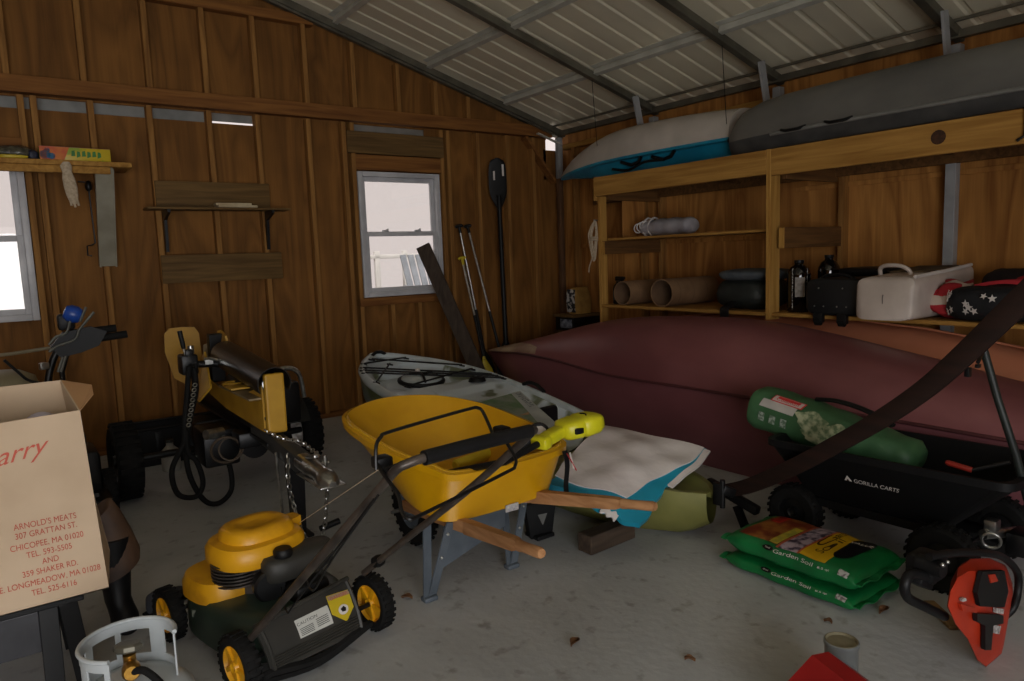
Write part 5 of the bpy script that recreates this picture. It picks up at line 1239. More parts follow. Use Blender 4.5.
# white jug in front of the trough
p = zp(172, 470, 0.0)
t = thing('plastic_jug', 'small dirty white plastic jug on the floor in front of the black trough', 'jug', (p.x, p.y, 0))
MB().lathe([(0, 0), (.062, 0), (.068, .01), (.068, .13), (.06, .16), (.03, .19), (.026, .2), (.026, .22), (0, .22)], (p.x, p.y, 0.001), n=24).build('body', mat('dirty_white', (170, 166, 156), (140, 136, 126), rough=.55), t)
MB().cyl((p.x, p.y, .221), (p.x, p.y, .245), .03, n=18).build('cap', M['mow_dark'], t)

# ================================================================== CARDBOARD BOX ON ITS STAND
t = thing('cardboard_box', 'big open cardboard box with red lettering standing on a black steel stand', 'box', (-.08, 3.1, .40))
FB = [V((-.42, 2.90, .402)), V((.238, 2.90, .402)), V((.288, 3.30, .402)), V((-.37, 3.30, .402))]
FT = [V((-.43, 2.90, 1.045)), V((.208, 2.90, 1.068)), V((.185, 3.30, 1.13)), V((-.38, 3.30, 1.13))]
b = MB()
for i in range(4):
    j = (i+1) % 4; b.poly3([FB[i], FB[j], FT[j], FT[i]], .005)
b.poly3(FB[::-1], .004)
bx = b.build('carton', M['card'], t, smooth=0)
MB().poly3([FT[1], V((.262, 3.0, 1.105)), V((.272, 3.14, 1.12)), FT[2]], .004).build('flap', mat('kraft_inner', (196, 150, 104), (182, 138, 94), scale=(3, 3, 3), rough=.8), bx, smooth=0)
nF = V((0, -1, 0))
def boxfn(c): 
    c = V(c); return lambda x, y: V((c.x+x-.045*y, 2.9-.0022, c.z+y))
b = MB()
lines = ["ARNOLD'S MEATS", "307 GRATTAN ST.", "CHICOPEE, MA 01020", "TEL. 593-5505", "AND", "359 SHAKER RD.", "E. LONGMEADOW, MA 01028", "TEL. 525-6116"]
ctr = [(46, 521), (47, 530), (48, 541), (50, 550), (51, 559), (51, 568), (52, 578), (55, 587)]
for s_, (u, v) in zip(lines, ctr):
    b.text(s_, boxfn(yp(u, v+3, 2.9)), .030, font_w=.76)
b.build('printed_address', M['red_ink'], bx, smooth=0)
b = MB(); o8 = yp(10, 463, 2.9); f8 = boxfn(o8)
b.text('Carry', lambda x, y: f8(x, y+.16*x), .085, shear=.45); b.build('printed_script', M['red_ink'], bx, smooth=0)
MB().sphere((.10, 3.14, .985), (.06, .06, .055)).build('packing_paper', mat('lilac_white', (204, 196, 208), (190, 180, 196), rough=.6), bx)
t = thing('steel_stand', 'black steel work stand with splayed legs beneath the cardboard box', 'stand', (-.1, 3.1, 0))
MB().box2((-.55, 2.93, .37), (.16, 3.36, .40), bev=.004).build('top', M['black'], t, smooth=0)
MB().box2((-.55, 2.935, .22), (.02, 2.95, .37), bev=.003).build('apron', mat('dark_grey_panel', (54, 54, 58), (38, 38, 42), rough=.4), t, smooth=0)
for a, c in (((.05, 2.96, .37), (.045, 2.92, 0)), ((.11, 2.97, .37), (.145, 3.01, 0)), ((.10, 3.32, .37), (.13, 3.38, 0)), ((-.5, 2.96, .37), (-.52, 2.92, 0)), ((-.5, 3.32, .37), (-.52, 3.38, 0))):
    MB().beam(V(c)+V((0, 0, .012)), a, .06, .045, up=(0, 1, 0), bev=.003).build('leg', M['black'], t, smooth=0)
# boots
t = thing('work_boot', 'tall black rubber boot with a brown turned-down cuff behind the cardboard box', 'boot', (.32, 3.45, 0))
bc = V((.315, 3.47, 0)); b = MB(); rings = []
for z, rx, ry, dx in ((.0, .052, .10, .03), (.02, .055, .105, .03), (.05, .055, .10, .03), (.085, .052, .08, .015), (.12, .052, .062, 0), (.25, .062, .066, 0), (.36, .072, .074, 0), (.40, .074, .076, 0)):
    rings.append([bc+V((rx*math.cos(a)+dx*.5, ry*math.sin(a)-dx, z)) for a in [2*PI*j/26 for j in range(26)]])
b.loft(rings).build('shaft', M['black'], t, smooth=60)
b = MB(); rings = []
for z, r_, dx in ((.26, .082, .015), (.25, .086, .015), (.29, .09, .015), (.38, .08, .0), (.48, .062, -.02), (.53, .05, -.035), (.53, .04, -.035)):
    rings.append([bc+V((r_*math.cos(a)+dx, r_*.8*math.sin(a), z+.04*math.sin(a+1.2))) for a in [2*PI*j/26 for j in range(26)]])
b.loft(rings).build('cuff', mat('brown_leather', (92, 66, 46), (58, 42, 32), scale=(6, 6, 6), rough=.6), t, smooth=60)
t = thing('grey_shoe', 'dark grey shoe lying on the floor beside the black boot', 'shoe', (.46, 3.50, 0))
b = MB(); rings = []
for x, w_, h_ in ((0, .02, .05), (.02, .04, .085), (.06, .042, .09), (.10, .042, .07), (.15, .045, .055), (.19, .04, .045), (.215, .02, .03)):
    rings.append([V((.43, 3.46, 0))+V((.82, .57, 0))*x+V((-.57, .82, 0))*(w_*math.cos(a))+V((0, 0, .012+h_*.5+h_*.5*math.sin(a))) for a in [2*PI*j/18 for j in range(18)]])
b.loft(rings).build('upper', mat('grey_suede', (70, 72, 78), (52, 54, 60), rough=.8), t, smooth=60)
b = MB().box(V((.43, 3.46, .006))+V((.82, .57, 0))*.108, (.225, .082, .012), rz=.607, bev=.004); b.build('sole', M['rubber'], t)
# ================================================================== PROPANE TANK
pc = V((.225, 2.33, 0))
M['tank'] = mat('tank_white', (186, 192, 194), (168, 174, 176), scale=(4, 4, 4), rough=.35, spec=.5)
t = thing('propane_tank', 'pale grey propane tank with valve collar and brass fitting on the floor', 'tank', pc)
MB().lathe([(0, .03), (.10, .03), (.15, .05), (.178, .10), (.18, .15), (.18, .22), (.168, .275), (.13, .315), (.07, .335), (0, .34)], pc, n=48).build('body', M['tank'], t, smooth=60)
MB().lathe([(.11, .0), (.118, .0), (.125, .05), (.11, .06), (.11, .0)], pc, n=36).build('foot_ring', M['tank'], t)
R_ = .128
def col(b, a0, a1, z0, z1, n=8):
    b.grid(lambda u, v: pc+V((R_*math.cos(a0+(a1-a0)*u), R_*math.sin(a0+(a1-a0)*u), z0+(z1-z0)*v)), n, 2, thick=.005)
b = MB(); g0, g1 = -.35, PI+1.05
col(b, g0, g1, .30, .345, 36); col(b, g0, g1, .425, .455, 36)
for a, c in ((g0, g0+.22), (.55, .95), (1.62, 1.75), (2.35, 2.60), (3.3, 3.6), (g1-.12, g1)): col(b, a, c, .34, .43)
b.tube([pc+V((R_*math.cos(a), R_*math.sin(a), .457)) for a in frange(g0, g1, 36)], .007, n=8)
b.build('collar', M['tank'], t, smooth=50)
MB().cyl(pc+V((0, 0, .33)), pc+V((0, 0, .41)), .018, n=16).lathe([(0, 0), (.012, 0), (.026, .01), (.026, .04), (.02, .05), (0, .05)], pc+V((0, -.015, .375)), (-.1, -1, .1), n=18).build('brass_valve', mat('brass', (196, 150, 70), (150, 108, 44), scale=(30, 30, 30), rough=.3, metal=.9), t)
MB().lathe([(0, 0), (.035, 0), (.042, .006), (.042, .018), (.035, .024), (0, .024)], pc+V((0, .01, .415)), (.1, .2, 1), n=9).build('hand_wheel', M['galv_dark'], t, smooth=0)
MB().tube(smooth_path([pc+V((.0, -.055, .38)), pc+V((.03, -.09, .385)), pc+V((.07, -.14, .33)), pc+V((.10, -.20, .2)), pc+V((.14, -.26, .05)), pc+V((.3, -.4, .012))], 6), .011, n=10).build('gas_hose', M['rubber'], t)
# ================================================================== TILLER BEHIND THE BOX
t = thing('garden_tiller', 'black walk-behind tiller with raised handlebars and a blue knob beside the cardboard box', 'tiller', (.25, 5.0, 0))
YT = 5.0
def tp(u, v, y=YT): return yp(u, v, y)
b = MB()
b.tube(smooth_path([tp(47, 392), tp(50, 370), tp(57, 352), tp(70, 340)], 6), .02, n=10); b.tube([V((.22, 5.05, .30)), tp(47, 392)], .028, n=12); b.tube([V((.30, 5.05, .30)), tp(62, 372), tp(68, 350)], .014, n=8)
b.build('column', M['blackm'], t)
b = MB()
b.poly3([tp(50, 347), tp(62, 332), tp(90, 326), tp(106, 331), tp(98, 345), tp(80, 352), tp(60, 357)], .05); b.build('console', M['black'], t, smooth=0)
for pts in ([(78, 331), (100, 331), (116, 328)], [(85, 341), (105, 337), (127, 334)]):
    P_ = [tp(*p) for p in pts]; MB().tube([P_[0], P_[1]], .016, n=10).build('handlebar', M['blackm'], t); MB().tube([P_[1].lerp(P_[0], .3), P_[2]], .023, n=12).build('hand_grip', M['rubber'], t)
for pts in ([(49, 345), (56, 337), (66, 333), (70, 322), (71, 319)], [(49, 352), (58, 346), (74, 340), (78, 334), (80, 329), (94, 312)], [(80, 322), (86, 307)], [(63, 357), (58, 372)], [(66, 356), (61, 372)]):
    MB().tube(smooth_path([tp(u, v, 4.93) for u, v in pts], 5), .008, n=8).build('control_lever', mat('dull_steel', (120, 122, 116), (90, 92, 88), rough=.4, metal=.5), t)
kn = tp(73, 314, 4.95)
MB().lathe([(0, -.05), (.035, -.045), (.05, -.02), (.052, .015), (.04, .04), (0, .05)], kn, (.9, -.1, -.4), n=22).build('blue_knob', mat('knob_blue', (30, 78, 168), (22, 60, 140), rough=.35), t)
b = MB().box(tp(66, 322), (.09, .06, .10), bev=.02); b.build('switch_box', M['black'], t)
b = MB().box(tp(44, 366, 4.92), (.05, .03, .04), rz=.4, bev=.006); b.build('clamp', M['chrome'], t)
MB().tube(smooth_path([tp(-12, 356), tp(10, 354), tp(36, 350), tp(56, 347)], 5), .010, n=8).build('control_rod', mat('rod_beige', (126, 116, 92), rough=.5), t)
MB().tube(smooth_path([tp(4, 360), tp(18, 372), tp(28, 380), tp(44, 384)], 5), .008, n=8).build('cable', M['black'], t)
b = MB().box2((.08, 4.98, .16), (.44, 5.32, .46), bev=.04).box2((.14, 5.02, .46), (.38, 5.26, .58), bev=.04); b.build('engine', M['blackm'], t)
for x in (.04, .48): wheel(t, (x, 5.12, .15), (1, 0, 0), .15, .08, M['rubber'], M['blackm'])
b = MB()
for k in range(4):
    for s_ in range(5):
        a = 2*PI*s_/5+k*.4; b.beam((.14+.08*k, 4.78, .13), (.14+.08*k, 4.78+.115*math.cos(a), .13+.115*math.sin(a)), .03, .008)
b.cyl((.1, 4.78, .13), (.42, 4.78, .13), .015).box((.26, 4.86, .21), (.4, .3, .012), bev=.004); b.build('tine_rotor', M['blackm'], t, smooth=0)
# beige drum
pb = tp(4, 400, 5.45)
t = thing('plastic_drum', 'beige round plastic drum behind the cardboard box', 'drum', (-.02, 5.75, 0))
MB().lathe([(0, 0), (.2, 0), (.22, .02), (.225, .3), (.225, .78), (.2, .87), (.12, .915), (0, .93)], (-.02, 5.75, 0.001), n=40).build('body', mat('beige_plastic', (146, 136, 108), (128, 118, 92), rough=.5), t, smooth=60)
b = MB()
for z in (.25, .55): b.torus((-.02, 5.75, z), (0, 0, 1), .226, .008, n=40)
b.build('hoop', mat('beige_dark', (126, 116, 92), rough=.5), t)
# ================================================================== THINGS ON AND AROUND THE FISHING KAYAK
# printed carton lying on the kayak deck
k0, k1, k2, k3 = zp(506, 397, .60), zp(522, 390, .60), zp(559, 416, .52), zp(545, 433, .50)
k0 = zp(497, 408, .58)
t = thing('printed_carton', 'flat carton printed with green picture and white edge lying on the camouflage kayak', 'box', (k0+k2)/2-V((0, 0, .02)))
b = MB(); b.poly3([zp(480, 402, .60), zp(520, 391, .60), zp(558, 425, .52), zp(530, 440, .52)][::-1], .03); cb = b.build('carton', mat('carton_green', (98, 130, 92), (142, 150, 138), scale=(9, 9, 9), rough=.5, lo=.38, hi=.62), t, smooth=0)
nk = V((0, 0, .003))
b = MB(); b.poly3([zp(511, 393.5, .60)+nk, zp(520, 391.2, .60)+nk, zp(558, 425, .52)+nk, zp(546, 431, .52)+nk][::-1], .002); b.build('white_edge', mat('carton_white', (190, 194, 192), (168, 174, 174), rough=.5), cb, smooth=0)
b = MB(); b.poly3([zp(515, 394, .598)+nk*2, zp(520, 393, .598)+nk*2, zp(535, 406, .565)+nk*2, zp(530, 408, .565)+nk*2][::-1], .001); b.build('printed_text_block', mat('print_grey', (110, 116, 120), (180, 184, 184), scale=(70, 70, 70), rough=.6, lo=.45, hi=.55), cb, smooth=0)
b = MB(); c_ = zp(523, 415, .55)+nk*3
b.poly3([c_+V((.05*math.cos(a)*(1+.25*math.sin(3*a)), .04*math.sin(a), 0)) for a in [2*PI*k/14 for k in range(14)]], .001); b.build('printed_shell', mat('print_peach', (196, 160, 122), rough=.6), cb, smooth=0)
# big white and teal plastic sack draped over the stern
M['sack'] = mat('sack_white', (232, 224, 220), (216, 206, 204), scale=(2.5, 2.5, 2.5), rough=.22, spec=.6, bump=.35, bscale=9, coat=.3)
M['sack_teal'] = mat('sack_teal', (30, 148, 176), (22, 122, 150), scale=(3, 3, 3), rough=.3, spec=.5)
cA, cB, cC, cD = zp(600, 426, .47), zp(706, 449, .40), zp(638, 524, .20), zp(546, 484, .37)
def sack(u, v, e=0.0):
    p = cA.lerp(cB, u).lerp(cD.lerp(cC, u), v)
    p = p+V((0, 0, .045*math.sin(PI*min(1, max(0, u)))*math.sin(PI*min(1, max(0, v)*1.1))+.006*math.sin(u*13+v*6)*math.sin(v*7)+.004*math.sin(v*21-u*6)+.008*math.sin(u*4+v*7)))
    p = p+(cA-cD).normalized()*(.012*math.sin(u*9))*(1-v)+(cB-cA).normalized()*(.012*math.sin(v*8))
    return p+V((0, 0, e))
t = thing('plastic_sack', 'large white plastic sack with teal edges draped over the kayak stern', 'sack', (cC+cD)/2-V((0, 0, .05)))
MB().grid(lambda u, v: sack(u+.012*math.sin(v*30), v+.012*math.sin(u*24), 0), 44, 40, thick=-.03).build('teal_side', M['sack_teal'], t, smooth=70)
def wsh(u, v):
    ue = .985-.21*v*v-.02*v; uu = u*ue; ve = .875-.10*max(0, uu-.3)*0+.07*math.sin(uu*6.5)*.4
    return sack(uu-.004, (v*ve)-.006, .007)
MB().grid(wsh, 44, 40, thick=-.008).build('white_side', M['sack'], t, smooth=70)
MB().grid(lambda u, v: sack(.985+.055*v, .0+.55*u+.012*math.sin(u*26)*v, .002), 24, 4, thick=.01).build('fringe', M['sack'], t, smooth=70)
MB().grid(lambda u, v: sack(.60+.17*u, .985+.05*v+.01*math.sin(u*15), .003), 16, 3, thick=-.01).build('fringe', M['sack'], t, smooth=70)
# ribbon and strap hanging at the barrow corner
t = thing('hang_strap', 'black strap with a red and white tag hanging between barrow and white sack', 'strap', zp(562, 470, .5))
h0 = zp(560, 452, .60)+V((.03, .0, .0)); 
MB().grid(lambda u, v: h0+V((-.014+.028*v+.01*math.sin(u*6), -.02*u, -.24*u)), 12, 2, thick=.004).build('webbing', M['black'], t)
MB().beam(h0+V((.0, -.015, -.01)), h0+V((.045, -.03, -.10)), .012, .004).build('red_tag', M['flag_red'], t, smooth=0)
MB().beam(h0+V((.022, -.012, -.01)), h0+V((.03, -.03, -.09)), .010, .004).build('white_tag', M['white'], t, smooth=0)
# dark timber on the floor
b = MB().beam(V((2.36, 2.70, .052)), V((2.70, 2.72, .052)), .10, .10, bev=.006)
tag(b.build('timber_offcut', lumber('dark_timber', (84, 70, 58), (54, 44, 36), 0), smooth=0), 'short dark timber offcut lying on the floor below the white sack', 'timber')
# ================================================================== DUMP CART
M['cart_black'] = mat('cart_poly', (15, 15, 16), (11, 11, 12), scale=(8, 8, 8), rough=.6, spec=.25)
t = thing('dump_cart', 'black poly dump cart with pneumatic wheels carrying a green rolled bag', 'cart', (3.62, 1.75, 0))
bt = [(3.38, 2.08), (3.42, 1.40), (3.86, 1.40), (3.82, 2.10)]; tp_ = [(3.27, 2.24), (3.30, 1.13), (3.90, 1.13), (3.88, 2.26)]
def rrect(pts, z, r=.05, zz=None):
    out = []; P_ = [V((p[0], p[1], 0)) for p in pts]
    for i in range(4):
        p, a, c = P_[i], P_[i-1], P_[(i+1) % 4]; da, dc = (a-p).normalized(), (c-p).normalized()
        for k in range(6):
            s_ = k/5; q = (p+da*r).lerp(p, s_).lerp(p.lerp(p+dc*r, s_), s_); out.append(V((q.x, q.y, z if zz is None else zz(q))))
    return out
zt_ = lambda q: .545 if q.y < 1.9 else .545-.03*(q.y-1.9)
def shr(r, d, dz=0): 
    c_ = sum(r, V())/len(r); return [p+(V((c_.x-p.x, c_.y-p.y, 0))).normalized()*d+V((0, 0, dz)) for p in r]
B0 = rrect(bt, .245); T0 = rrect(tp_, .54, .07, zt_)
Lp = shr(T0, -.022, 0.0); Lp2 = shr(T0, -.022, -.035); U0 = shr(T0, 0, -.037)
b = MB().loft([shr(B0, .025, .012)]+[shr(B0, .012, .014)]+[shr(T0, .012, .0)]+[Lp, Lp2, U0, B0, shr(B0, .03, 0)]); tub = b.build('tub', M['cart_black'], t, smooth=45)
# frame and wheels
b = MB()
b.beam((3.40, 1.42, .225), (3.38, 2.1, .225), .03, .04).beam((3.82, 1.42, .225), (3.80, 2.1, .225), .03, .04).beam((3.36, 1.45, .225), (3.86, 1.45, .225), .03, .04).beam((3.36, 2.05, .21), (3.84, 2.05, .21), .03, .04).beam((3.6, 2.05, .215), (3.6, 1.15, .215), .04, .04)
b.cyl((3.33, 2.13, .145), (3.90, 2.11, .145), .011, n=10).cyl((3.22, 1.36, .15), (3.90, 1.36, .15), .011, n=10)
b.box((3.56, 1.16, .22), (.14, .08, .10), bev=.01)
fr_ = b.build('frame', M['blackm'], t, smooth=30)
b = MB().cyl((3.42, 1.26, .26), (3.62, 1.20, .24), .022, n=14).torus((3.40, 1.22, .25), (1, .3, .2), .035, .007).box((3.46, 1.24, .30), (.06, .05, .05), bev=.008); b.build('hitch_hardware', M['chrome'], fr_)
for c_, R_ in (((3.36, 2.13, .145), .145), ((3.84, 2.11, .145), .145), ((3.30, 1.37, .150), .150), ((3.88, 1.36, .150), .150)):
    wheel(t, c_, (1, .03, 0), R_, .085, M['rubber'], M['blackm'], rim=.5)
# pull handle standing up
hp = [xp(1016, 455, 3.42), xp(998, 400, 3.42), xp(984, 350, 3.42)]
MB().tube([V((3.60, 1.12, .26)), hp[0], hp[1], hp[2]], .016, n=10).build('pull_handle', mat('dark_green_grey', (34, 40, 36), (26, 30, 28), rough=.5), t)
# lettering on the cart side (plane through the tub wall)
w0, w1, w2 = V((tp_[0][0], tp_[0][1], .545)), V((tp_[1][0], tp_[1][1], .545)), V((bt[0][0], bt[0][1], .215))
cp0, cp1, cp2, cp3 = V((bt[0][0], bt[0][1], .245)), V((bt[1][0], bt[1][1], .245)), V((tp_[0][0], tp_[0][1], .50)), V((tp_[1][0], tp_[1][1], .50))
def side(s_, h, e=.004):
    p = cp0.lerp(cp1, s_).lerp(cp2.lerp(cp3, s_), h); n = (cp1-cp0).cross(cp2-cp0).normalized(); n = n if n.x < 0 else -n
    return p+n*e
def sidefn(s0, h0):
    LX = 1.0
    return lambda x, y: side(s0+x/.88, h0+y/.27)
b = MB(); b.text('GORILLA CARTS', sidefn(.52, .56), .032, font_w=.85)
b.build('lettering', M['white'], tub, smooth=0)
b = MB(); f_ = sidefn(.375, .57)
b.poly3([f_(-.018, 0), f_(.018, 0), f_(0, .032)], .001); mk = b.build('white_emblem', M['white'], tub, smooth=0)
b = MB(); f2 = lambda x, y: side(.375+x/.88, .57+y/.27, .0052); b.poly3([f2(-.006, .0), f2(.006, .0), f2(.002, .010), f2(-.003, .010)], .0006); b.build('emblem_cutout', M['cart_black'], tub, smooth=0)
# green rolled bag in the cart
M['bag_green'] = mat('bag_green', (62, 104, 66), (48, 84, 52), scale=(4, 4, 4), rough=.55, bump=.15, bscale=10)
gA, gB = V((3.54, 2.48, .640)), V((3.62, 1.62, .475)); gd = (gB-gA).normalized(); gs_ = V((1, 0, 0)); gs_ = (gs_-gd*gs_.dot(gd)).normalized(); gu = gs_.cross(gd); gu = gu if gu.z > 0 else -gu
t2 = thing('sleeping_bag', 'green rolled sleeping bag with a red and white label sticking out of the black cart', 'sleeping bag', gA.lerp(gB, .5)-V((0, 0, .12)))
b = MB(); rings = []; GL = (gB-gA).length
for k in range(25):
    q = k/24; r1, r2 = .142, .120
    if k == 0: r1 *= .93; r2 *= .93
    if k == 24: r1 *= .7; r2 *= .6
    if q > .4: r2 *= 1-.55*(q-.4); r1 *= 1-.2*(q-.4)
    rings.append([gA+gd*(GL*q)+gs_*((r1+.004*math.sin(q*40))*math.copysign(abs(math.cos(a))**.75, math.cos(a)))+gu*((r2+.004*math.sin(q*31+a*3))*math.copysign(abs(math.sin(a))**.75, math.sin(a))) for a in [2*PI*j/30 for j in range(30)]])
gb_ = b.loft(rings).build('roll', M['bag_green'], t2, smooth=60)
def gmap(x, y, e=.004):
    a = PI-.45-y/.145; c_ = math.cos(a); s_ = math.sin(a)   # y measured up the left face
    a = PI-(y/.145)
    c_, s_ = math.cos(a), math.sin(a)
    return gA+gd*x+gs_*((.146+e)*math.copysign(abs(c_)**.75, c_))+gu*((.124+e)*math.copysign(abs(s_)**.75, s_))
def gq(x0, x1, y0, y1, e, sk=0.0): return lambda u, v: gmap(x0+(x1-x0)*u+sk*v, y0+(y1-y0)*v, e)
MB().grid(gq(.07, .27, .045, .105, .003, .01), 8, 6, thick=.001).build('white_label', mat('label_grey', (186, 180, 172), rough=.6), gb_)
MB().grid(gq(.12, .30, .105, .165, .004, .01), 8, 6, thick=.001).build('red_label', mat('label_red', (196, 44, 44), (176, 34, 36), rough=.5), gb_)
MB().grid(gq(.127, .293, .112, .158, .005, .008), 8, 6, thick=.001).build('label_inset', mat('label_inset', (206, 190, 182), rough=.5), gb_)
MB().grid(gq(.15, .28, .136, .155, .006, .003), 8, 3, thick=.001).build('red_bar', bpy.data.materials['label_red'], gb_)
b = MB(); b.text('Coleman', lambda x, y: gmap(.213+x, .118+y, .007), .036); b.build('lettering', bpy.data.materials['label_red'], gb_, smooth=0)
b = MB()
for k in range(3): b.grid(gq(.08+.065*k, .115+.065*k, -.02, .012, .004), 4, 4, thick=.001)
b.build('printed_icons', mat('icon_grey', (150, 160, 148), (90, 110, 90), scale=(60, 60, 60), rough=.6, lo=.45, hi=.55), gb_)
b = MB()
for x0, y0, rx, ry in ((.37, .06, .085, .06), (.52, .03, .075, .06), (.44, -.01, .10, .035)):
    c8 = [gmap(x0+rx*math.cos(a)*(1+.18*math.sin(5*a)), y0+ry*math.sin(a)*(1+.15*math.cos(4*a)), .0045) for a in [2*PI*k/24 for k in range(24)]]
    cv = b.bm.verts.new(gmap(x0, y0, .006)); vs_ = [b.bm.verts.new(p) for p in c8]
    for i in range(24): b.bm.faces.new((cv, vs_[i], vs_[(i+1) % 24]))
b.build('printed_picture', mat('photo_print', (170, 174, 140), (90, 110, 76), scale=(26, 26, 26), rough=.5, lo=.4, hi=.6), gb_, smooth=0)
b = MB().tube(smooth_path([gmap(.30, .25, .004), gmap(.42, .25, .03), gmap(.58, .24, .03), gmap(.72, .23, .004)], 6), .012, n=8, flat=2.0); b.build('carry_strap', M['black'], gb_)
# red handled tool lying on the cart
r0, r1, r2 = xp(945, 474, 3.36), xp(972, 470, 3.38), xp(1010, 462, 3.42)
r0.z = max(r0.z, .57); 
t3 = thing('hand_tool', 'black rod tool with a red handle lying across the cart rim', 'tool', r1)
MB().tube([r0, r0.lerp(r1, .1), r1], [.006, .013, .013], n=10).build('red_grip', mat('tool_red', (150, 40, 28), rough=.45), t3)
MB().tube([r1, r2], .008, n=8).build('rod', M['blackm'], t3)
# ================================================================== CURVED BROWN BOARD
# long bent wooden board: low end on the floor by the kayak stern, top end resting on the cart handle
cen = [(722, 491, 3.26), (745, 487, 3.245), (772, 477, 3.23), (800, 464, 3.215), (830, 448, 3.20), (878, 421, 3.19), (925, 389, 3.17), (967, 352, 3.15), (1024, 297, 3.13), (1080, 243, 3.11)]
wid = [12, 14.5, 16, 16.5, 17, 18, 19.5, 21.5, 24, 26]
path = [xp(u, v, x) for u, v, x in cen]
hw = [w_/716*((RM.transposed() @ (p-V((0, 0, CH)))).z)*.5 for w_, p in zip(wid, path)]
sp_ = smooth_path(path, 6); n_ = len(sp_)
rings = []
for i, p in enumerate(sp_):
    d = (sp_[min(i+1, n_-1)]-sp_[max(i-1, 0)]).normalized(); nx = V((1, -.05, 0)); nx = (nx-d*nx.dot(d)).normalized(); up_ = nx.cross(d); up_ = up_ if up_.z > 0 else -up_
    w_ = lerp_tab(i/6, list(enumerate(hw))); th = .014
    rings.append([p+up_*w_*sy+nx*th*sx for sx, sy in ((-1, -.9), (-.8, -1), (.8, -1), (1, -.9), (1, .9), (.8, 1), (-.8, 1), (-1, .9))])
t = thing('curved_board', 'long dark brown curved wooden board slanting up in front of the cart', 'board', (path[0].x, path[0].y, 0))
M['board'] = lumber('dark_board', (44, 26, 19), (30, 18, 13), 1)
bd_ = MB().loft(rings).build('board', M['board'], t, smooth=40)
b = MB(); e0 = path[0]; b.beam(e0+V((0, .05, .02)), e0+V((.0, -.24, -.055)), .05, .05, bev=.01).beam(e0+V((0, .10, .03)), e0+V((0, -.02, 0)), .045, .06, bev=.01).beam(e0+V((0.0, -.10, -.06)), V((e0.x, e0.y-.16, .0)), .03, .04)
b.build('black_shoe', M['blackm'], t, smooth=30)
b = MB().box(xp(968, 372, 3.225), (.03, .02, .04), bev=.004).box(xp(978, 366, 3.225), (.03, .015, .015), bev=.003).tube([xp(978, 362, 3.26), xp(984, 350, 3.40)], .008, n=8); b.build('clip', M['blackm'], t)
# ================================================================== SOIL BAGS
M['soil_green'] = mat('soil_green', (20, 120, 62), (14, 98, 50), scale=(3, 3, 3), rough=.32, spec=.5, bump=.2, bscale=12)
SX0, SX1, SY0, SY1 = 2.775, 3.185, 1.49, 2.15
def soilbag(z0, h, label, dx=0.0, top=False):
    t = thing('soil_bag', label, 'bag', ((SX0+SX1)/2+dx, (SY0+SY1)/2, z0), 'green bags of garden soil on the floor')
    cx_, cy_, a_, b_ = (SX0+SX1)/2+dx, (SY0+SY1)/2, (SX1-SX0)/2, (SY1-SY0)/2
    def surf(s, q, e=0.0):
        """s along the bag 0..1 from back to front, q round the section 0..1: 0 = left rim, .5 = right rim over the top"""
        l = -1+2*s; kk = max(0.0, 1-abs(l)**7.0); a = PI-PI*q if q <= .5 else -2*PI*(q-.5)
        a = PI-2*PI*q
        c_, s_ = math.cos(a), math.sin(a)
        hh = (h/2)*(kk**.5*.80+.20)*(1+.05*math.sin(l*7+1))
        w_ = a_*(.95+.05*kk)*(1+.012*math.sin(l*9))
        x = w_*math.copysign(abs(c_)**.45, c_); z = hh*math.copysign(abs(s_)**.62, s_)
        ry = b_*l
        nrm = V((c_*.6, 0, s_)).normalized()
        return V((cx_+x+.006*math.sin(l*11), cy_-ry, z0+h/2+z+.002))+nrm*e
    rings = [[surf(k/40, j/48) for j in range(48)] for k in range(41)]
    bgo = MB().loft(rings).build('bag', M['soil_green'], t, smooth=60)
    for s_ in (0, 1):
        ssg = -1 if s_ else 1
        MB().grid(lambda u, v: V((cx_-a_*.97+2*a_*.97*u, cy_+ssg*(b_-.004+.03*v), z0+h/2+.010*math.sin(u*15)*v+.004)), 20, 2, thick=.005).build('seal', M['soil_green'], bgo, smooth=60)
    return t, bgo, surf
tb, bgb, sb_ = soilbag(0.0, .074, 'lower green soil bag lying on the concrete floor')
tt_, bgt, st_ = soilbag(.079, .104, 'upper green soil bag with yellow panel and flower picture on top', .012, True)
def smap(surf, s0, q0, ls, lq, e=.003):
    # text coords: x along the bag (back -> front), y up the side/over the top
    return lambda x, y: surf(s0+x/ls, q0+y/lq, e)
LB, LQ = (SY1-SY0), 1.15
def patch(bgo, surf, s0, s1, q0, q1, name, m, e=.0025, sk=0.0):
    return MB().grid(lambda u, v: surf(s0+(s1-s0)*u+sk*v, q0+(q1-q0)*v, e), 14, 14, thick=.0008).build(name, m, bgo, smooth=60)
patch(bgt, st_, .08, .40, .15, .40, 'vegetable_picture', mat('veg_print', (150, 96, 40), (110, 42, 22), scale=(13, 13, 13), rough=.35, detail=5, lo=.42, hi=.58), .0025, .03)
patch(bgt, st_, .33, .40, .155, .26, 'yellow_pepper_print', mat('pepper', (196, 170, 50), (150, 150, 60), scale=(30, 30, 30), rough=.35), .0035)
patch(bgt, st_, .13, .20, .26, .36, 'tomato_print', mat('tomato', (170, 36, 26), (120, 30, 20), scale=(20, 20, 20), rough=.35), .0035)
patch(bgt, st_, .43, .565, .115, .40, 'flower_picture', mat('flower_print', (176, 158, 168), (60, 48, 66), scale=(26, 26, 26), rough=.35, detail=5, lo=.4, hi=.56), .003, .0)
patch(bgt, st_, .41, .43, .115, .40, 'orange_border', mat('border_o', (190, 92, 60), rough=.35), .003)
patch(bgt, st_, .565, .58, .115, .40, 'orange_border', bpy.data.materials['border_o'], .003)
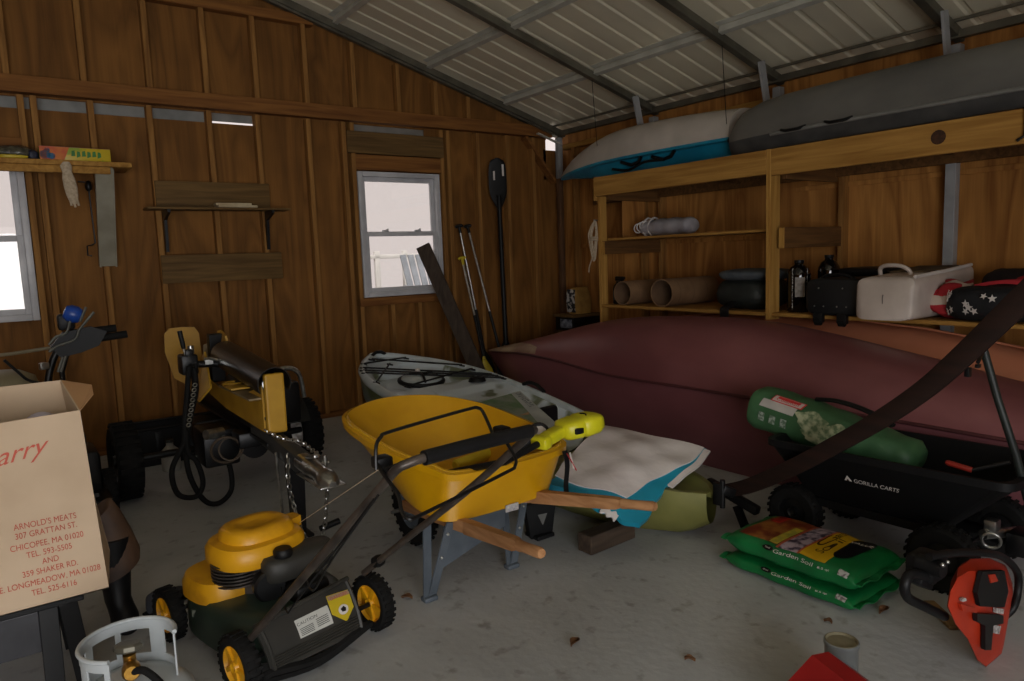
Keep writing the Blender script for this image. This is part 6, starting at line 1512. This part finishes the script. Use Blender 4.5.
patch(bgt, st_, .58, .77, .125, .42, 'yellow_panel', mat('panel_yellow', (216, 172, 20), (200, 154, 14), scale=(6, 6, 6), rough=.35), .003)
def el(bgo, surf, s0, q0, rs, rq, name, m, e):
    b = MB(); cv = b.bm.verts.new(surf(s0, q0, e+.001)); vs_ = [b.bm.verts.new(surf(s0+rs*math.cos(a), q0+rq*math.sin(a), e)) for a in [2*PI*k/28 for k in range(28)]]
    for i in range(28): b.bm.faces.new((cv, vs_[i], vs_[(i+1) % 28]))
    return b.build(name, m, bgo, smooth=0)
el(bgt, st_, .80, .285, .075, .075, 'dark_oval', M['blackm'], .0045)
b = MB(); b.text('VALUE', lambda x, y: st_(.80+x/LB, .272+y/LQ, .0065), .034); b.build('oval_lettering', M['white'], bgt, smooth=0)
def rtext(body, s0, q0, size, name, m, bgo=bgt, surf=st_, e=.0048):
    # lettering turned to read across the bag
    b = MB(); b.text(body, lambda x, y: surf(s0-y/LB, q0+x/LQ, e), size); b.build(name, m, bgo, smooth=0)
M['ink_brown'] = mat('ink_brown', (70, 50, 10), rough=.5)
rtext('Garden', .64, .315, .058, 'panel_lettering', M['ink_brown']); rtext('Soil', .70, .24, .058, 'panel_lettering', M['ink_brown'])
for bgo, surf, q_, nm in ((bgt, st_, .038, 'a'), (bgb, sb_, .03, 'b')):
    b = MB(); b.text('Garden Soil', lambda x, y: surf(.56+x/LB, q_+y/(LQ*.55), .003), .042, font_w=1.0); b.build('side_lettering', M['white'], bgo, smooth=0)
    b = MB(); b.text('8.5 qt', lambda x, y: surf(.78+x/LB, q_+y/(LQ*.55), .003), .022); b.build('side_lettering', M['white'], bgo, smooth=0)
    el(bgo, surf, .36, q_+.035, .045, .035, 'round_emblem', M['blackm'], .003)
    b = MB(); b.text('Soil', lambda x, y: surf(.36+x/LB, q_+.026+y/(LQ*.55), .005), .02); b.build('emblem_lettering', M['white'], bgo, smooth=0)
    patch(bgo, surf, .875, .945, q_+.0, q_+.075, 'white_print_block', mat('print_block', (190, 190, 186), (120, 110, 110), scale=(60, 60, 60), rough=.5, lo=.42, hi=.5), .003)
# ================================================================== CHAINSAW
M['saw_orange'] = mat('saw_orange', (180, 48, 20), (152, 38, 16), scale=(6, 6, 6), rough=.4)
P_ = lambda u, v, y=1.0: yp(u, v, y)
t = thing('chainsaw', 'orange chainsaw with black handles standing on the floor beside the cart wheel', 'chainsaw', (2.80, 1.05, 0))
out = [(947, 606), (950, 590), (957, 577), (968, 570), (990, 569), (1007, 576), (1013, 592), (1009, 616), (1004, 644), (1001, 668), (986, 668), (977, 660), (968, 640), (955, 624)]
fp = [P_(*q) for q in out]
for p in fp: p.z = max(p.z, .004)
cF = sum(fp, V())/len(fp); rd_ = ray(980, 610).normalized(); bk = V((rd_.x, rd_.y, 0)).normalized()*.14
b = MB(); b.loft([[cF+(p-cF)*.84-rd_*.028 for p in fp], [cF+(p-cF)*.97-rd_*.016 for p in fp], fp, [p+bk*.6 for p in fp], [cF+(p-cF)*.92+bk for p in fp]])
for v in b.bm.verts: v.co.z = max(v.co.z, .003)
sb0 = b.build('body', M['saw_orange'], t, smooth=40)
off = -rd_*.030
def face(pix, e, name, m, th=.012):
    b = MB(); b.poly3([P_(*q)+off-rd_*(e+.006) for q in pix], th)
    return b.build(name, m, sb0, smooth=0)
face([(978, 571), (1000, 570), (1004, 590), (1000, 606), (976, 605), (973, 592)], .004, 'air_filter_cover', M['black'], .014)
face([(973, 612), (999, 614), (999, 622), (989, 624), (987, 648), (981, 648), (981, 624), (973, 620)], .006, 'starter_handle', M['blackm'], .014)
face([(984, 574), (990, 573), (993, 580), (986, 582)], .010, 'orange_knob', M['saw_orange'], .016)
face([(992, 624), (998, 625), (996, 633), (991, 632)], .004, 'warning_label', mat('saw_label', (200, 200, 196), (120, 100, 96), scale=(70, 70, 70), rough=.5), .01)
face([(993, 607), (1001, 608), (1000, 613), (993, 612)], .004, 'warning_label', bpy.data.materials['saw_label'], .01)
face([(959, 598), (963, 597), (964, 600), (960, 601)], .003, 'warning_label', bpy.data.materials['saw_label'], .01)
face([(958, 603), (975, 608), (974, 612), (960, 610)], .001, 'cooling_slot', M['saw_orange'], .01)
b = MB().tube(smooth_path([P_(945, 562)+V((0, .05, 0)), P_(962, 556)+V((0, .03, 0)), P_(985, 553), P_(1004, 558), P_(1017, 572), P_(1018, 590), P_(1013, 608), P_(1010, 622)+V((0, .03, 0))], 6), .0135, n=12); b.build('front_handle', M['black'], t)
b = MB().tube(smooth_path([P_(952, 586)+V((0, .06, 0)), P_(938, 582)+V((0, .08, 0)), P_(931, 592)+V((0, .08, 0)), P_(933, 606)+V((0, .08, 0)), P_(945, 614)+V((0, .06, 0)), P_(960, 622)+V((0, .05, 0))], 6), .0165, n=12); b.build('rear_handle', M['black'], t)
b = MB().box(P_(955, 574)+V((.0, .09, 0)), (.12, .10, .09), bev=.02).cyl(P_(950, 572)+V((0, .02, 0)), P_(950, 572)+V((0, .10, 0)), .03, n=16).box(P_(948, 590)+V((0, .09, 0)), (.10, .06, .035), rot=Matrix.Rotation(.5, 3, 'Y'), bev=.01); b.build('engine_housing', M['black'], t)
b = MB().sphere(P_(946, 566)+V((0, .01, 0)), .008, 8, 6).sphere(P_(951, 563)+V((0, .01, 0)), .007, 8, 6); b.build('screw', M['chrome'], t)
b = MB(); q0 = zp(928, 602, .012); q1 = zp(956, 628, .012)
b.beam(q0, q1, .05, .02, bev=.006); tag(b.build('wood_shingle', lumber('tan_shingle', (150, 122, 84), (120, 94, 62), 0), smooth=0), 'thin tan strip of wood on the floor under the chainsaw handle', 'wood')
# ================================================================== CAN AND RED TOOLBOX IN THE FOREGROUND
pc_ = zp(841.5, 641, .195)
t = thing('metal_can', 'grey metal can with a dusty lid standing on the floor behind the red toolbox', 'can', (pc_.x, pc_.y, 0))
MB().lathe([(0, 0), (.054, 0), (.056, .004), (.054, .008), (.054, .178), (.057, .182), (.057, .196), (.053, .198)], (pc_.x, pc_.y, .001), n=36).build('body', mat('can_grey', (158, 162, 162), (138, 142, 142), scale=(6, 6, 6), rough=.35, metal=.5), t)
MB().lathe([(0, .192), (.046, .191), (.050, .199), (.0535, .199), (.0535, .190)], (pc_.x, pc_.y, .001), n=36).build('lid', mat('dusty_lid', (132, 124, 98), (112, 104, 80), scale=(18, 18, 18), rough=.8), t)
rt = zp(821, 654, .255)
M['tool_red'] = mat('toolbox_red', (176, 34, 34), (152, 26, 28), scale=(5, 5, 5), rough=.35)
t = thing('toolbox', 'red metal toolbox with a peaked lid at the bottom edge of the photo', 'toolbox', (rt.x-.02, rt.y-.22, 0))
d_ = V((-.35, -.94, 0)).normalized(); s_ = V((.94, -.35, 0)).normalized(); o_ = V((rt.x, rt.y, 0))
sec = [(-.125, .0), (-.125, .165), (-.03, .238), (.03, .238), (.125, .165), (.125, .0)]
b = MB(); b.loft([[o_+s_*x+V((0, 0, z+.001))+d_*q for x, z in [(-.125, 0), (-.125, .16), (.125, .16), (.125, 0)]] for q in (0, .45)]); b.build('body', M['tool_red'], t, smooth=0)
b = MB(); b.loft([[o_+s_*x*1.02+V((0, 0, z))+d_*q for x, z in [(-.125, .161), (-.125, .178), (-.03, .255), (.03, .255), (.125, .178), (.125, .161)]] for q in (-.004, .454)]); b.build('lid', M['tool_red'], t, smooth=0)
# ================================================================== LEAVES ON THE FLOOR
M['leaf'] = mat('dry_leaf', (112, 76, 42), (84, 54, 30), scale=(30, 30, 30), rough=.8)
for (u, v, r_, lab) in ((407, 598, .028, 'dry brown leaf on the floor beside the right mower wheel'), (575, 643, .034, 'dry brown leaf on the bare floor in front of the wheelbarrow'), (884, 611, .032, 'dry curled leaf on the floor in front of the soil bags'), (828, 622, .018, 'small dark leaf scrap between the soil bags and the grey can'), (690, 660, .020, 'small leaf scrap on the floor at left of the red toolbox')):
    c_ = zp(u, v, .006); ro = u*.7
    b = MB().grid(lambda x, y: c_+V((math.cos(ro)*(x-.5)*2*r_-math.sin(ro)*(y-.5)*r_*1.1*math.sin(PI*min(.98, max(.02, x))), math.sin(ro)*(x-.5)*2*r_+math.cos(ro)*(y-.5)*r_*1.1*math.sin(PI*min(.98, max(.02, x))), .012*abs(y-.5)*2+.006*math.sin(x*4))), 10, 4, thick=.0015)
    for w_ in b.bm.verts: w_.co.z = max(w_.co.z, .001)
    tag(b.build('dry_leaf', M['leaf'], smooth=60), lab, 'leaf', 'dry leaves on the concrete floor')
